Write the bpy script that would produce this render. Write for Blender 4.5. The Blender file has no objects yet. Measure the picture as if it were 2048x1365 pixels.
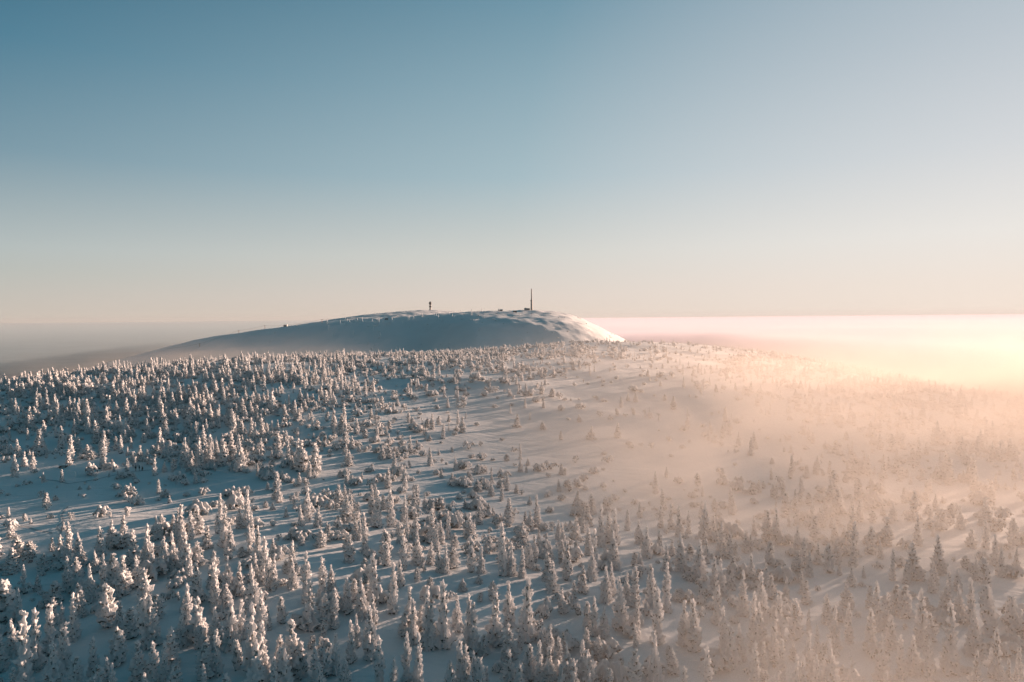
import bpy, bmesh, math, random
import numpy as np
from mathutils import Vector, Matrix, Euler
R = math.radians
random.seed(11); rng = np.random.default_rng(11)
S = bpy.context.scene
COL = S.collection

# ------------------------------------------------------------------ camera, sky, sun, exposure
W, H, F = 2048.0, 1365.0, 1365.0          # photograph size, focal length in its pixels (24 mm lens)
CAM = Vector((0, 0, 0))
PITCH, ROLL = math.atan((682.5 - 636) / F), R(0.5)
cam = bpy.data.objects.new('camera', bpy.data.cameras.new('camera'))
COL.objects.link(cam); S.camera = cam
cam.data.sensor_width = 36; cam.data.lens = 24
cam.data.clip_start = 1; cam.data.clip_end = 60000
cam.matrix_world = Matrix.Translation(CAM) @ Matrix.Rotation(math.pi/2 - PITCH, 4, 'X') @ Matrix.Rotation(-ROLL, 4, 'Z')
MC = np.array(cam.matrix_world.to_3x3())

EXPO = 1.65
SUN_AZ, SUN_EL = R(52), R(6.5)
SUN_DIR = Vector((math.sin(SUN_AZ)*math.cos(SUN_EL), math.cos(SUN_AZ)*math.cos(SUN_EL), math.sin(SUN_EL)))
w = bpy.data.worlds.new('World'); S.world = w; w.use_nodes = True
nt = w.node_tree; nt.nodes.clear()
def wn(t, **k):
    n = nt.nodes.new(t)
    for a, b in k.items(): setattr(n, a, b)
    return n
def lin(c):
    return tuple(((v/255+.055)/1.055)**2.4 if v > 10 else v/255/12.92 for v in c)
K_SKY = 0.12
sky = wn('ShaderNodeTexSky', sky_type='NISHITA', sun_disc=False, sun_elevation=SUN_EL, sun_rotation=SUN_AZ,
         altitude=600, air_density=1.0, dust_density=0.6, ozone_density=1.6)
tcw = wn('ShaderNodeTexCoord'); sepw = wn('ShaderNodeSeparateXYZ'); nt.links.new(tcw.outputs['Generated'], sepw.inputs[0])
dotw = wn('ShaderNodeVectorMath', operation='DOT_PRODUCT'); dotw.inputs[1].default_value = (math.sin(SUN_AZ), math.cos(SUN_AZ), 0)
nt.links.new(tcw.outputs['Generated'], dotw.inputs[0])
def ramp(stops, fac, interp='B_SPLINE'):
    r = wn('ShaderNodeValToRGB'); r.color_ramp.interpolation = 'EASE' if interp == 'E' else 'LINEAR'
    e = r.color_ramp.elements
    while len(e) < len(stops): e.new(.5)
    for q, (p, c) in zip(e, stops): q.position = p; q.color = (*lin(c), 1)
    nt.links.new(fac, r.inputs[0]); return r.outputs[0]
zz = sepw.outputs['Z']
# colour of the sky by height above the horizon: away from the sun, across it, and towards it
SKY_AWAY = [(0,(204,193,181)),(.03,(197,192,183)),(.06,(187,190,184)),(.09,(180,189,188)),(.2,(124,154,168)),(.32,(82,128,150)),(.45,(44,98,124)),(.7,(36,86,104)),(1,(6,80,98))]
SKY_MID = [(0,(222,206,192)),(.03,(220,208,198)),(.09,(208,208,202)),(.2,(166,188,196)),(.32,(141,170,183)),(.45,(103,144,164)),(.7,(48,98,118)),(1,(8,82,100))]
SKY_SUN = [(0,(240,226,214)),(.04,(238,226,216)),(.10,(233,229,224)),(.2,(212,215,218)),(.32,(192,200,207)),(.45,(171,185,196)),(.7,(78,116,134)),(1,(10,84,102))]
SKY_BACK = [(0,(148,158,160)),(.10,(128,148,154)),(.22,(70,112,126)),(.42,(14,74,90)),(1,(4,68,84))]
def mixw(f, a_, b_):
    m = wn('ShaderNodeMix', data_type='RGBA'); nt.links.new(f, m.inputs[0]); nt.links.new(a_, m.inputs[6]); nt.links.new(b_, m.inputs[7]); return m.outputs[2]
def mr(x, lo, hi):
    m = wn('ShaderNodeMapRange', interpolation_type='LINEAR'); nt.links.new(x, m.inputs['Value']); m.inputs['From Min'].default_value = lo; m.inputs['From Max'].default_value = hi; return m.outputs[0]
dv = dotw.outputs['Value']
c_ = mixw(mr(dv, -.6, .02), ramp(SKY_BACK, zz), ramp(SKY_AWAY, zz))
c_ = mixw(mr(dv, .02, .61), c_, ramp(SKY_MID, zz))
c_ = mixw(mr(dv, .61, .95), c_, ramp(SKY_SUN, zz))
sc_ = wn('ShaderNodeMix', data_type='RGBA'); sc_.blend_type = 'MIX'; sc_.inputs[0].default_value = .005
mul = wn('ShaderNodeVectorMath', operation='SCALE'); mul.inputs['Scale'].default_value = 1/K_SKY/2**EXPO
nt.links.new(c_, mul.inputs[0]); nt.links.new(mul.outputs[0], sc_.inputs[6]); nt.links.new(sky.outputs[0], sc_.inputs[7])
bg = wn('ShaderNodeBackground'); bg.inputs['Strength'].default_value = K_SKY
wo = wn('ShaderNodeOutputWorld')
nt.links.new(sc_.outputs[2], bg.inputs['Color']); nt.links.new(bg.outputs[0], wo.inputs['Surface'])

sun = bpy.data.lights.new('sun', 'SUN'); sun.energy = 5.0; sun.angle = R(0.6); sun.color = (1.0, 0.67, 0.50)
so = bpy.data.objects.new('sun', sun); COL.objects.link(so)
so.rotation_mode = 'QUATERNION'; so.rotation_quaternion = SUN_DIR.to_track_quat('Z', 'Y')
S.view_settings.view_transform = 'Standard'; S.view_settings.look = 'None'
S.view_settings.exposure = EXPO; S.view_settings.gamma = 1.0
S.render.engine = 'CYCLES'
cy = S.cycles
cy.use_denoising = True
cy.max_bounces = 8; cy.diffuse_bounces = 5; cy.glossy_bounces = 1; cy.transmission_bounces = 3; cy.volume_bounces = 3
cy.transparent_max_bounces = 6
cy.sample_clamp_indirect = 4

HAZE_D = 0.00002
# ------------------------------------------------------------------ pixels <-> world
def ray(px, py):
    d = np.stack([(np.asarray(px, float) - W/2)/F, (H/2 - np.asarray(py, float))/F, -np.ones_like(np.asarray(px, float))], -1)
    return d @ MC.T
def project(P):
    q = (np.asarray(P, float)) @ MC
    z = np.maximum(-q[..., 2], 1e-3)
    return q[..., 0]/z*F + W/2, H/2 - q[..., 1]/z*F, -q[..., 2]
def at_depth(px, py, D):
    d = ray(px, py); return d/d[..., 1:2]*np.asarray(D, float)[..., None]

# ------------------------------------------------------------------ terrain height
cols = {
 0:   [(1365,100),(1200,126),(1060,166),(940,238),(860,305),(775,430)],
 400: [(1365,98),(1200,118),(1060,162),(985,202),(900,258),(820,330),(760,410),(727,500)],
 700: [(1365,98),(1200,118),(1060,162),(960,212),(880,264),(800,340),(740,450),(714,570)],
 1024:[(1365,98),(1200,120),(1060,170),(960,225),(870,290),(800,350),(740,440),(706,600),(695,720)],
 1300:[(1365,98),(1200,122),(1060,175),(960,230),(870,300),(790,370),(740,450),(702,600),(684,760)],
 1600:[(1365,98),(1200,125),(1060,172),(960,230),(870,300),(800,370),(757,450),(731,560)],
 2048:[(1365,96),(1200,122),(1060,168),(940,240),(860,320),(810,400)],
}
pts = []
for px, l in cols.items():
    for py, D in l:
        p = at_depth(px, py, D); pts.append((p[0], p[1], p[2]))
def beyond(px, l):
    for D, z in l: pts.append(((px - W/2)/F*D, D, z))
beyond(0, [(600,-90),(850,-140),(1200,-170)])
beyond(400, [(680,-75),(900,-120),(1200,-165)])
beyond(700, [(780,-62),(1000,-95),(1300,-130)])
beyond(1024, [(950,-52),(1200,-70),(1500,-90)])
beyond(1300, [(1000,-48),(1250,-80),(1500,-120)])
beyond(1600, [(750,-50),(950,-95),(1200,-140)])
beyond(2048, [(560,-75),(750,-120),(1000,-165)])
pts += [(0,0,-58),(-120,0,-62),(120,0,-62),(0,-200,-75),(-300,0,-95),(320,0,-95),(-600,150,-140),(650,150,-150),(-620,450,-130),(650,450,-140),(-300,-250,-120),(300,-250,-120)]
pts = np.array(pts)
SC = 200.0
def tps(r2):
    return np.where(r2 > 0, r2*np.log(np.maximum(r2, 1e-12)), 0)
A = pts[:, :2]/SC; n = len(A)
Kx = tps(((A[:, None]-A[None])**2).sum(-1)) + np.eye(n)*0.02
P_ = np.hstack([np.ones((n, 1)), A])
M_ = np.block([[Kx, P_], [P_.T, np.zeros((3, 3))]])
sol = np.linalg.solve(M_, np.concatenate([pts[:, 2], np.zeros(3)]))
PLAIN = -175.0
crest_px = [(250,810),(335,752),(400,703),(440,681),(470,668),(520,660),(560,655),(620,648),(700,640.5),(760,635.5),(808,634.5),(855,630.5),(909,625),(1000,622),(1062,620.5),(1115,623),(1140,628),(1165,637),(1200,654),(1235,672),(1300,705),(1450,790)]
D1, D2 = 1800.0, 2600.0
_c = np.array([at_depth(x, y, D1) for x, y in crest_px]); C1x, C1z = _c[:, 0], _c[:, 2]
crest2_px = [(400,720),(560,668),(640,650),(700,637.5),(760,627.5),(812,623.5),(861,620),(885,620.5),(915,624),(985,632),(1100,650),(1300,720)]
_c = np.array([at_depth(x, y, D2) for x, y in crest2_px]); C2x, C2z = _c[:, 0], _c[:, 2]
def smax(a, b, k):
    h = np.clip(0.5 + 0.5*(a-b)/k, 0, 1)
    return b + (a-b)*h + k*h*(1-h)
def lerp_s(a, b, x):
    t = np.clip((x-a)/(b-a), 0, 1); return t*t*(3-2*t)
def waves(x, y):
    r = 0
    for k, (fx, fy, am, ph) in enumerate(((.045,.021,.5,0),(-.031,.06,.45,1.7),(.09,-.05,.22,.6),(.017,.11,.3,2.2),(.16,.12,.10,4),(-.21,.17,.08,5),(.33,.05,.05,1),(-.12,.29,.05,2.2))):
        r = r + am*np.sin(fx*x + fy*y + ph + 1.3*np.sin(.013*x*(k % 3 + 1) + .017*y))
    return r
def height(x, y):
    x = np.asarray(x, float); y = np.asarray(y, float); sh = x.shape
    X = np.stack([x.ravel(), y.ravel()], -1)/SC
    out = np.empty(len(X))
    for i in range(0, len(X), 20000):
        q = X[i:i+20000]
        out[i:i+20000] = tps(((q[:, None]-A[None])**2).sum(-1)) @ sol[:n] + sol[n] + q @ sol[n+1:]
    ridge = out.reshape(sh)
    ridge = np.clip(ridge, -400, 0)
    rr = np.hypot(x, (y-450)*0.75)
    ridge = PLAIN + (ridge-PLAIN)*(1 - lerp_s(600, 1050, rr))
    ridge = smax(ridge, np.full(sh, PLAIN), 25)
    # the far fell
    cz = sum(np.interp(x+o_, C1x, C1z, left=-260, right=-260) for o_ in (-44, -22, 0, 22, 44))/5
    base = -95.0
    wv = 60*np.sin(x*.004) + 30*np.sin(x*.011+1)
    dy = y - (D1 + 0*x)
    dd = np.abs(dy)
    soft = lambda v, k_: k_*np.logaddexp(0, v/k_)
    xs = x*(D1/np.maximum(y, 900))
    kr = lerp_s(-300, -90, xs)
    g = np.exp(-(dd/np.where(dy < 0, 430.0, 800.0))**2)
    left_ = -230 + (cz+230)*g
    right_ = np.maximum(cz - .075*dd - .30*soft(dd-330, 45), -140)
    hill = np.where(dy < 0, left_*(1-kr) + right_*kr, left_)
    cz2 = sum(np.interp(x+o_, C2x, C2z, left=-260, right=-260) for o_ in (-50, 0, 50))/3
    dy = y - D2
    g2 = np.exp(-(dy/np.where(dy < 0, 900.0, 900.0))**2)
    hb2 = np.where(dy < 0, np.minimum(-230 + 185*lerp_s(1500, 1950, y), cz2-2), -230)
    hill2 = hb2 + (cz2-hb2)*g2
    z = smax(smax(ridge, hill, 10), hill2, 6)
    z = z + waves(x, y)*np.clip(1.2 - np.hypot(x, y)/2500, 0.25, 1)*(0.9 + 1.2*(y > 1100))
    rough = (.7*np.sin(.051*x+.9*np.sin(.013*y))*np.sin(.043*y+1.1*np.sin(.021*x)) + .6*np.sin(.11*x+.07*y+1.2*np.sin(.05*y))*np.sin(.09*y-.04*x)
             + .45*np.sin(.23*x+.6*np.sin(.11*y))*np.sin(.19*y+.1*x))
    z = z + rough*lerp_s(1050, 1350, y)*lerp_s(4200, 3200, y)*(z > -160)
    far = lerp_s(9000, 30000, np.hypot(x, y))
    return z*(1-far) + (PLAIN-0)*far
def hit(px, py, D0=60, Dm=3200):
    """where the rays through these pixels first meet the ground (arrays)"""
    px = np.atleast_1d(np.asarray(px, float)); py = np.atleast_1d(np.asarray(py, float))
    d = ray(px, py); d = d/d[:, 1:2]
    Ds = np.concatenate([np.arange(D0, 700, 2.5), np.arange(700, Dm, 10)])
    P = d[:, None, :]*Ds[None, :, None]
    below = P[..., 2] < height(P[..., 0], P[..., 1])
    k = np.where(below.any(1), below.argmax(1), -1)
    D = np.where(k > 0, Ds[np.maximum(k, 1)], np.nan)
    lo = np.where(k > 0, Ds[np.maximum(k-1, 0)], 1); hi = np.where(k > 0, D, 1)
    for _ in range(8):
        m = (lo+hi)/2; Pm = d*m[:, None]; b = Pm[:, 2] < height(Pm[:, 0], Pm[:, 1])
        hi = np.where(b, m, hi); lo = np.where(b, lo, m)
    Pm = d*hi[:, None]; Pm[:, 2] = height(Pm[:, 0], Pm[:, 1])
    Pm[k <= 0] = np.nan
    return Pm

# ------------------------------------------------------------------ materials
def mat(name, build):
    m = bpy.data.materials.new(name); m.use_nodes = True
    t = m.node_tree; t.nodes.clear()
    out = t.nodes.new('ShaderNodeOutputMaterial'); build(t, out); return m
def N(t, ty, **k):
    n = t.nodes.new(ty)
    for a, b in k.items():
        if a.startswith('i_'): n.inputs[int(a[2:])].default_value = b
        elif a.startswith('n_'): n.inputs[a[2:].replace('_', ' ')].default_value = b
        else: setattr(n, a, b)
    return n
def plain_mat(name, col, rough=.7, metal=0):
    def b(t, out):
        p = N(t, 'ShaderNodeBsdfPrincipled', n_Roughness=rough, n_Metallic=metal)
        tc = N(t, 'ShaderNodeTexCoord'); no = N(t, 'ShaderNodeTexNoise', n_Scale=3.0, n_Detail=4.0)
        mx = N(t, 'ShaderNodeMix', data_type='RGBA')
        mx.inputs[6].default_value = (*[c*.75 for c in col], 1); mx.inputs[7].default_value = (*[min(1, c*1.2) for c in col], 1)
        t.links.new(tc.outputs['Object'], no.inputs['Vector']); t.links.new(no.outputs['Fac'], mx.inputs[0])
        t.links.new(mx.outputs[2], p.inputs['Base Color']); t.links.new(p.outputs[0], out.inputs['Surface'])
    return mat(name, b)
SNOW = (0.89, 0.89, 0.90, 1); NEEDLE = (0.045, 0.055, 0.045, 1)
def tree_snow(t, out):
    p = N(t, 'ShaderNodeBsdfPrincipled', n_Roughness=.6)
    p.inputs['Specular IOR Level'].default_value = .2
    g = N(t, 'ShaderNodeNewGeometry'); tc = N(t, 'ShaderNodeTexCoord')
    sx = N(t, 'ShaderNodeSeparateXYZ'); t.links.new(g.outputs['Normal'], sx.inputs[0])
    no = N(t, 'ShaderNodeTexNoise', n_Scale=2.4, n_Detail=5.0, n_Roughness=.65)
    mp = N(t, 'ShaderNodeMapping'); mp.inputs['Scale'].default_value = (1, 1, .45); t.links.new(tc.outputs['Object'], mp.inputs['Vector'])
    t.links.new(mp.outputs[0], no.inputs['Vector'])
    # needles and twigs show where the snow did not settle: undersides of the boughs
    a = N(t, 'ShaderNodeMath', operation='MULTIPLY_ADD', i_1=-.8, i_2=-.58); t.links.new(sx.outputs['Z'], a.inputs[0])
    b = N(t, 'ShaderNodeMath', operation='MULTIPLY_ADD', i_1=1.55); t.links.new(no.outputs['Fac'], b.inputs[0]); t.links.new(a.outputs[0], b.inputs[2])
    r = N(t, 'ShaderNodeMapRange', n_From_Min=.52, n_From_Max=.78); t.links.new(b.outputs[0], r.inputs['Value'])
    mx = N(t, 'ShaderNodeMix', data_type='RGBA'); mx.inputs[6].default_value = SNOW; mx.inputs[7].default_value = NEEDLE
    t.links.new(r.outputs[0], mx.inputs[0]); t.links.new(mx.outputs[2], p.inputs['Base Color'])
    n2 = N(t, 'ShaderNodeTexNoise', n_Scale=7.0, n_Detail=3.0); t.links.new(tc.outputs['Object'], n2.inputs['Vector'])
    bp = N(t, 'ShaderNodeBump', n_Strength=.6, n_Distance=.12); t.links.new(n2.outputs['Fac'], bp.inputs['Height']); t.links.new(bp.outputs[0], p.inputs['Normal'])
    tl = N(t, 'ShaderNodeBsdfTranslucent'); t.links.new(mx.outputs[2], tl.inputs['Color'])
    ms = N(t, 'ShaderNodeMixShader'); ms.inputs[0].default_value = .42
    t.links.new(p.outputs[0], ms.inputs[1]); t.links.new(tl.outputs[0], ms.inputs[2]); t.links.new(ms.outputs[0], out.inputs['Surface'])
M_TSNOW = mat('clinging_snow', tree_snow)
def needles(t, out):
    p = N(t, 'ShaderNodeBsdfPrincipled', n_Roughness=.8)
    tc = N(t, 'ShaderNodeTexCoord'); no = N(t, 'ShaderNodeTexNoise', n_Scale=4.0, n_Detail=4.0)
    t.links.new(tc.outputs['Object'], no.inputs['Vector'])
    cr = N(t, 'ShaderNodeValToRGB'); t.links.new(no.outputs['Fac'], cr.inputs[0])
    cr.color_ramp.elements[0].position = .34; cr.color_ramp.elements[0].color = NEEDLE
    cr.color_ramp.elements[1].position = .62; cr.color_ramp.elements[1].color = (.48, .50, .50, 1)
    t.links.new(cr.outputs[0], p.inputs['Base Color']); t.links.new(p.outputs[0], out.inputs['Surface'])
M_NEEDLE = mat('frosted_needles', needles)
M_BARK = plain_mat('bark', (.07, .055, .045))
def ground_snow(t, out):
    p = N(t, 'ShaderNodeBsdfPrincipled', n_Roughness=.65)
    p.inputs['Specular IOR Level'].default_value = .15
    tc = N(t, 'ShaderNodeTexCoord')
    n0 = N(t, 'ShaderNodeTexNoise', n_Scale=.018, n_Detail=6.0, n_Roughness=.6); t.links.new(tc.outputs['Object'], n0.inputs['Vector'])
    n1 = N(t, 'ShaderNodeTexNoise', n_Scale=.35, n_Detail=6.0, n_Roughness=.65); t.links.new(tc.outputs['Object'], n1.inputs['Vector'])
    mx = N(t, 'ShaderNodeMix', data_type='RGBA'); mx.inputs[6].default_value = (.72, .73, .74, 1); mx.inputs[7].default_value = (.85, .85, .85, 1)
    t.links.new(n0.outputs['Fac'], mx.inputs[0])
    # the lowland far below is dark forest under thin snow
    sp = N(t, 'ShaderNodeSeparateXYZ'); t.links.new(tc.outputs['Object'], sp.inputs[0])
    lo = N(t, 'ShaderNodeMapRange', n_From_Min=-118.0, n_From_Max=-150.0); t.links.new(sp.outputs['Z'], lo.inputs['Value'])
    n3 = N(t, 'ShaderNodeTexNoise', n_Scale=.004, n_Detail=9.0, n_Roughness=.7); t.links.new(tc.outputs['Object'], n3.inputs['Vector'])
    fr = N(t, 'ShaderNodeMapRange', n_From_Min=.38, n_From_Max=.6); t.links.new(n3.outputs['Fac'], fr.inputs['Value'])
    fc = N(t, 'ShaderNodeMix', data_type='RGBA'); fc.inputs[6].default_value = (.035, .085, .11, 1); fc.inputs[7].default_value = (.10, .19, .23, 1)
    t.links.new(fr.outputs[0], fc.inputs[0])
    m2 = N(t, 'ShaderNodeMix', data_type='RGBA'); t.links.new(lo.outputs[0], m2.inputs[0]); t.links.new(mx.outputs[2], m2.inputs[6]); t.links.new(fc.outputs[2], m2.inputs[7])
    t.links.new(m2.outputs[2], p.inputs['Base Color'])
    mw = N(t, 'ShaderNodeMapping'); mw.inputs['Rotation'].default_value = (0, 0, .6); mw.inputs['Scale'].default_value = (.05, .22, .1); t.links.new(tc.outputs['Object'], mw.inputs['Vector'])
    n4 = N(t, 'ShaderNodeTexNoise', n_Scale=1.0, n_Detail=5.0, n_Roughness=.6, n_Distortion=.6); t.links.new(mw.outputs[0], n4.inputs['Vector'])
    b4 = N(t, 'ShaderNodeBump', n_Strength=.8, n_Distance=1.1); t.links.new(n4.outputs['Fac'], b4.inputs['Height'])
    bp = N(t, 'ShaderNodeBump', n_Strength=.6, n_Distance=.3); t.links.new(b4.outputs[0], bp.inputs['Normal']); t.links.new(n1.outputs['Fac'], bp.inputs['Height']); t.links.new(bp.outputs[0], p.inputs['Normal'])
    t.links.new(p.outputs[0], out.inputs['Surface'])
M_GROUND = mat('packed_snow', ground_snow)
M_WHITE = plain_mat('rime_ice', (.78, .79, .80))
M_CONC = plain_mat('frosted_concrete', (.42, .38, .35))
M_DARK = plain_mat('dark_steel', (.045, .045, .05), .5)
M_WOOD = plain_mat('dark_wood', (.05, .035, .028))
M_RED = plain_mat('red_paint', (.25, .05, .04))
M_CLOTH = plain_mat('dark_cloth', (.02, .022, .028))
M_SKIN = plain_mat('skin', (.55, .36, .28))
M_GLASS = plain_mat('window_glass', (.03, .04, .05), .15)

# ------------------------------------------------------------------ object helpers
def link(o, parent=None):
    COL.objects.link(o)
    if parent is not None: o.parent = parent
    return o
def tag(o, label=None, cat=None, group=None, kind=None):
    if label: o['label'] = label
    if cat: o['category'] = cat
    if group: o['group'] = group
    if kind: o['kind'] = kind
    return o
def empty(name, loc=(0, 0, 0), rz=0):
    o = bpy.data.objects.new(name, None); o.empty_display_size = .5
    o.location = loc; o.rotation_euler = (0, 0, rz); return link(o)
def mesh_obj(name, me, m, parent=None):
    if m and not me.materials: me.materials.append(m)
    return link(bpy.data.objects.new(name, me), parent)
def bm_obj(name, bm, m, parent=None, smooth=False):
    me = bpy.data.meshes.new(name); bm.to_mesh(me); bm.free()
    if smooth: me.polygons.foreach_set('use_smooth', [True]*len(me.polygons))
    return mesh_obj(name, me, m, parent)
def box(bm, c, s, rz=0, bev=0):
    r = bmesh.ops.create_cube(bm, size=1, matrix=Matrix.Translation(c) @ Matrix.Rotation(rz, 4, 'Z') @ Matrix.Diagonal((*s, 1)))
    if bev:
        es = list({e for v in r['verts'] for e in v.link_edges})
        bmesh.ops.bevel(bm, geom=es, offset=bev, segments=1, affect='EDGES')
def cone(bm, p, q, r1, r2, seg=10):
    p, q = Vector(p), Vector(q); d = q-p
    bmesh.ops.create_cone(bm, cap_ends=True, segments=seg, radius1=r1, radius2=r2, depth=d.length,
        matrix=Matrix.Translation((p+q)/2) @ d.to_track_quat('Z', 'Y').to_matrix().to_4x4())
def ball(bm, c, s, sub=2, rot=None):
    m = Matrix.Translation(c)
    if rot is not None: m = m @ rot
    bmesh.ops.create_icosphere(bm, subdivisions=sub, radius=1, matrix=m @ Matrix.Diagonal((*s, 1)))

# ------------------------------------------------------------------ ground sheet
def axis(lo, hi, c, near, n):
    u = np.linspace(-1, 1, n); k = 5.2
    s = np.sinh(k*u)/np.sinh(k)
    return np.where(s < 0, c + (c-lo)*s, c + (hi-c)*s)
gx = np.unique(np.concatenate([np.arange(-420, 420, 2.6), -420 - np.cumsum(np.geomspace(3, 5200, 78)), 420 + np.cumsum(np.geomspace(3, 5200, 78))]))
gy = np.unique(np.concatenate([np.arange(60, 640, 2.6), np.arange(640, 3000, 12.0), 60 - np.cumsum(np.geomspace(3, 4000, 55)), 3000 + np.cumsum(np.geomspace(12, 5600, 75))]))
XX, YY = np.meshgrid(gx, gy)
ZZ = height(XX, YY)
V = np.stack([XX, YY, ZZ], -1).reshape(-1, 3)
nx, ny = len(gx), len(gy)
ii = (np.arange(ny-1)[:, None]*nx + np.arange(nx-1)[None]).ravel()
Fc = np.stack([ii, ii+1, ii+nx+1, ii+nx], -1)
def np_mesh(name, V, Fq):
    me = bpy.data.meshes.new(name)
    me.vertices.add(len(V)); me.vertices.foreach_set('co', V.astype(np.float32).ravel())
    k = Fq.shape[1]
    me.loops.add(Fq.size); me.loops.foreach_set('vertex_index', Fq.astype(np.int32).ravel())
    me.polygons.add(len(Fq)); me.polygons.foreach_set('loop_start', (np.arange(len(Fq))*k).astype(np.int32))
    me.polygons.foreach_set('use_smooth', np.ones(len(Fq), bool))
    me.update(calc_edges=True); return me
ground = mesh_obj('ground', np_mesh('ground', V, Fc), M_GROUND); tag(ground, kind='structure')
print('ground verts', len(V))

# ------------------------------------------------------------------ snow-laden tree prototypes
def remesh(bm, voxel, jitter=0.0, seed=0):
    me = bpy.data.meshes.new('tmp'); bm.to_mesh(me); bm.free()
    o = bpy.data.objects.new('tmp', me); COL.objects.link(o)
    md = o.modifiers.new('r', 'REMESH'); md.mode = 'VOXEL'; md.voxel_size = voxel; md.use_smooth_shade = True
    dg = bpy.context.evaluated_depsgraph_get()
    out = bpy.data.meshes.new_from_object(o.evaluated_get(dg))
    bpy.data.objects.remove(o); bpy.data.meshes.remove(me)
    return out
def trunk_curve(Hh, lean, hook, seed):
    r = random.Random(seed); a = r.uniform(0, 6.28); b = math.pi*0 + r.uniform(-.6, .6)
    def f(t):
        x = lean*Hh*t*t*math.cos(a) + .05*Hh*math.sin(3.1*t+a)*t*.5
        y = lean*Hh*t*t*math.sin(a)
        z = Hh*t
        if hook and t > .82:
            u = (t-.82)/.18
            x += hook*u*u*Hh*.10*math.cos(b); y += hook*u*u*Hh*.10*math.sin(b); z -= abs(hook)*u*u*u*Hh*.075
        return Vector((x, y, z))
    return f
def make_spruce(seed, Hh, prof, lean=.0, hook=0, rough=.28, voxel=.12, twins=None):
    """prof(t) gives the crown radius at height fraction t. Returns snow, needle and trunk meshes."""
    r = random.Random(seed); cv = trunk_curve(Hh, lean, hook, seed)
    bm = bmesh.new(); nb = bmesh.new()
    z = .25
    lump = [(r.uniform(0, 6.28), r.uniform(.1, .95), r.uniform(.15, .55)) for _ in range(7)]
    def extra(t, a):
        e = 0
        for la, lt, ls in lump:
            da = abs((a-la+math.pi) % (2*math.pi) - math.pi)
            e += ls*math.exp(-(da/.8)**2 - ((t-lt)/.10)**2)
        return e
    while z < Hh*.985:
        t = z/Hh; c = cv(t); Rr = prof(t)
        nbr = max(3, int(Rr*6.5 + 2.2)); a0 = r.uniform(0, 6.28)
        for k in range(nbr):
            if r.random() < .16: continue
            a = a0 + 2*math.pi*k/nbr + r.uniform(-.35, .35)
            L = Rr*(1 + rough*r.uniform(-1.1, .9)) * (1 + extra(t, a))
            m = max(1, int(L/.34))
            for j in range(m):
                u = (j+.8)/m
                rad = L*u
                dz = -.55*L*u*u - .1
                s = (.145 + .165*(1-t))*r.uniform(.75, 1.4)*(1.2 if j == m-1 else .9)
                p = c + Vector((rad*.86*math.cos(a), rad*.86*math.sin(a), dz + .2 + r.uniform(-.05, .05)))
                if p.z < .05: continue
                rot = Matrix.Rotation(a, 4, 'Z') @ Matrix.Rotation(.5+.7*u, 4, 'Y')
                ball(bm, p, (s*.92, s*.82, s*1.45*r.uniform(.9, 2.0)), 1, rot)
            # hanging twig of the bough, mostly snowed in
            if Rr > .45 and r.random() < .35:
                q = c + Vector((L*.72*math.cos(a), L*.72*math.sin(a), -.45*L - .25))
                if q.z > .3: ball(nb, q, (.13, .13, .34), 1)
        z += .30 + .10*r.random()
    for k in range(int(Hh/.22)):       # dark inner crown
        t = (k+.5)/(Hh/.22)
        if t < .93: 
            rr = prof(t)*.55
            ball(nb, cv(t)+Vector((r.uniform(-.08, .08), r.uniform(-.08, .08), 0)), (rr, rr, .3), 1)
    tip = cv(1.0)                       # club of snow on the top
    for k in range(5):
        ball(bm, cv(.90+.025*k), (.19-.012*k, .19-.012*k, .24), 2)
    ball(bm, tip, (.16, .16, .18), 2)
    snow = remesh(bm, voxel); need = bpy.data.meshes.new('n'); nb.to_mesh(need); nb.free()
    tb = bmesh.new()
    prev = Vector((0, 0, -.8))
    for k in range(1, 7):
        q = cv(k/6*.9); cone(tb, prev, q, .17*(1-(k-1)/7), .17*(1-k/7), 7); prev = q
    tr = bpy.data.meshes.new('t'); tb.to_mesh(tr); tb.free()
    return snow, need, tr
def prof_col(w, tipw=.17):
    return lambda t: (tipw + (w-tipw)*(1-t)**.62)*(1 - .18*math.exp(-(t/.08)**2))
def prof_cone(w, tipw=.20):
    return lambda t: (tipw + (w-tipw)*(1-t)**.95)*(1 - .12*math.exp(-(t/.07)**2))
def prof_two(w, tk):
    return lambda t: (.25 + (w-.25)*(1 if t < tk-.15 else max(0, 1-(t-tk+.15)/.2))*(1-.45*t) if t < tk+.05 else .25 + .14*(1-t)) if True else 0
def prof_round(w):
    return lambda t: w*math.sqrt(max(.05, 1-(t*.96)**3))*(.8+.2*math.sin(t*6+w*3))
def prof_wobble(w, s):
    return lambda t: (.24 + (w-.24)*(1-t)**.8)*(1+.28*math.sin(t*11+s))
PROTO = {}
def setmat(me, m):
    me.materials.clear(); me.materials.append(m); return me
def reg(kind, meshes, parts=('snow_crust', 'needles', 'trunk'), shape=''):
    mats = (M_TSNOW, M_NEEDLE, M_BARK)
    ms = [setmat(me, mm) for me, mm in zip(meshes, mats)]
    for me, nme in zip(ms, parts): me.name = nme
    co = np.empty(len(ms[0].vertices)*3); ms[0].vertices.foreach_get('co', co); co = co.reshape(-1, 3)
    # width that most of the crown has, and height
    hgt = co[:, 2].max(); wid = 2*np.percentile(np.abs(co[:, :2]-np.median(co[:, :2], 0)), 93)*1.05
    PROTO.setdefault(kind, []).append(dict(ms=ms, h=hgt, w=wid, parts=parts, shape=shape))
reg('s', make_spruce(1, 8.5, prof_col(.85), .01), shape='slender column shaped')
reg('s', make_spruce(2, 8.5, prof_col(.95), -.02, rough=.36), shape='narrow spire shaped')
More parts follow.
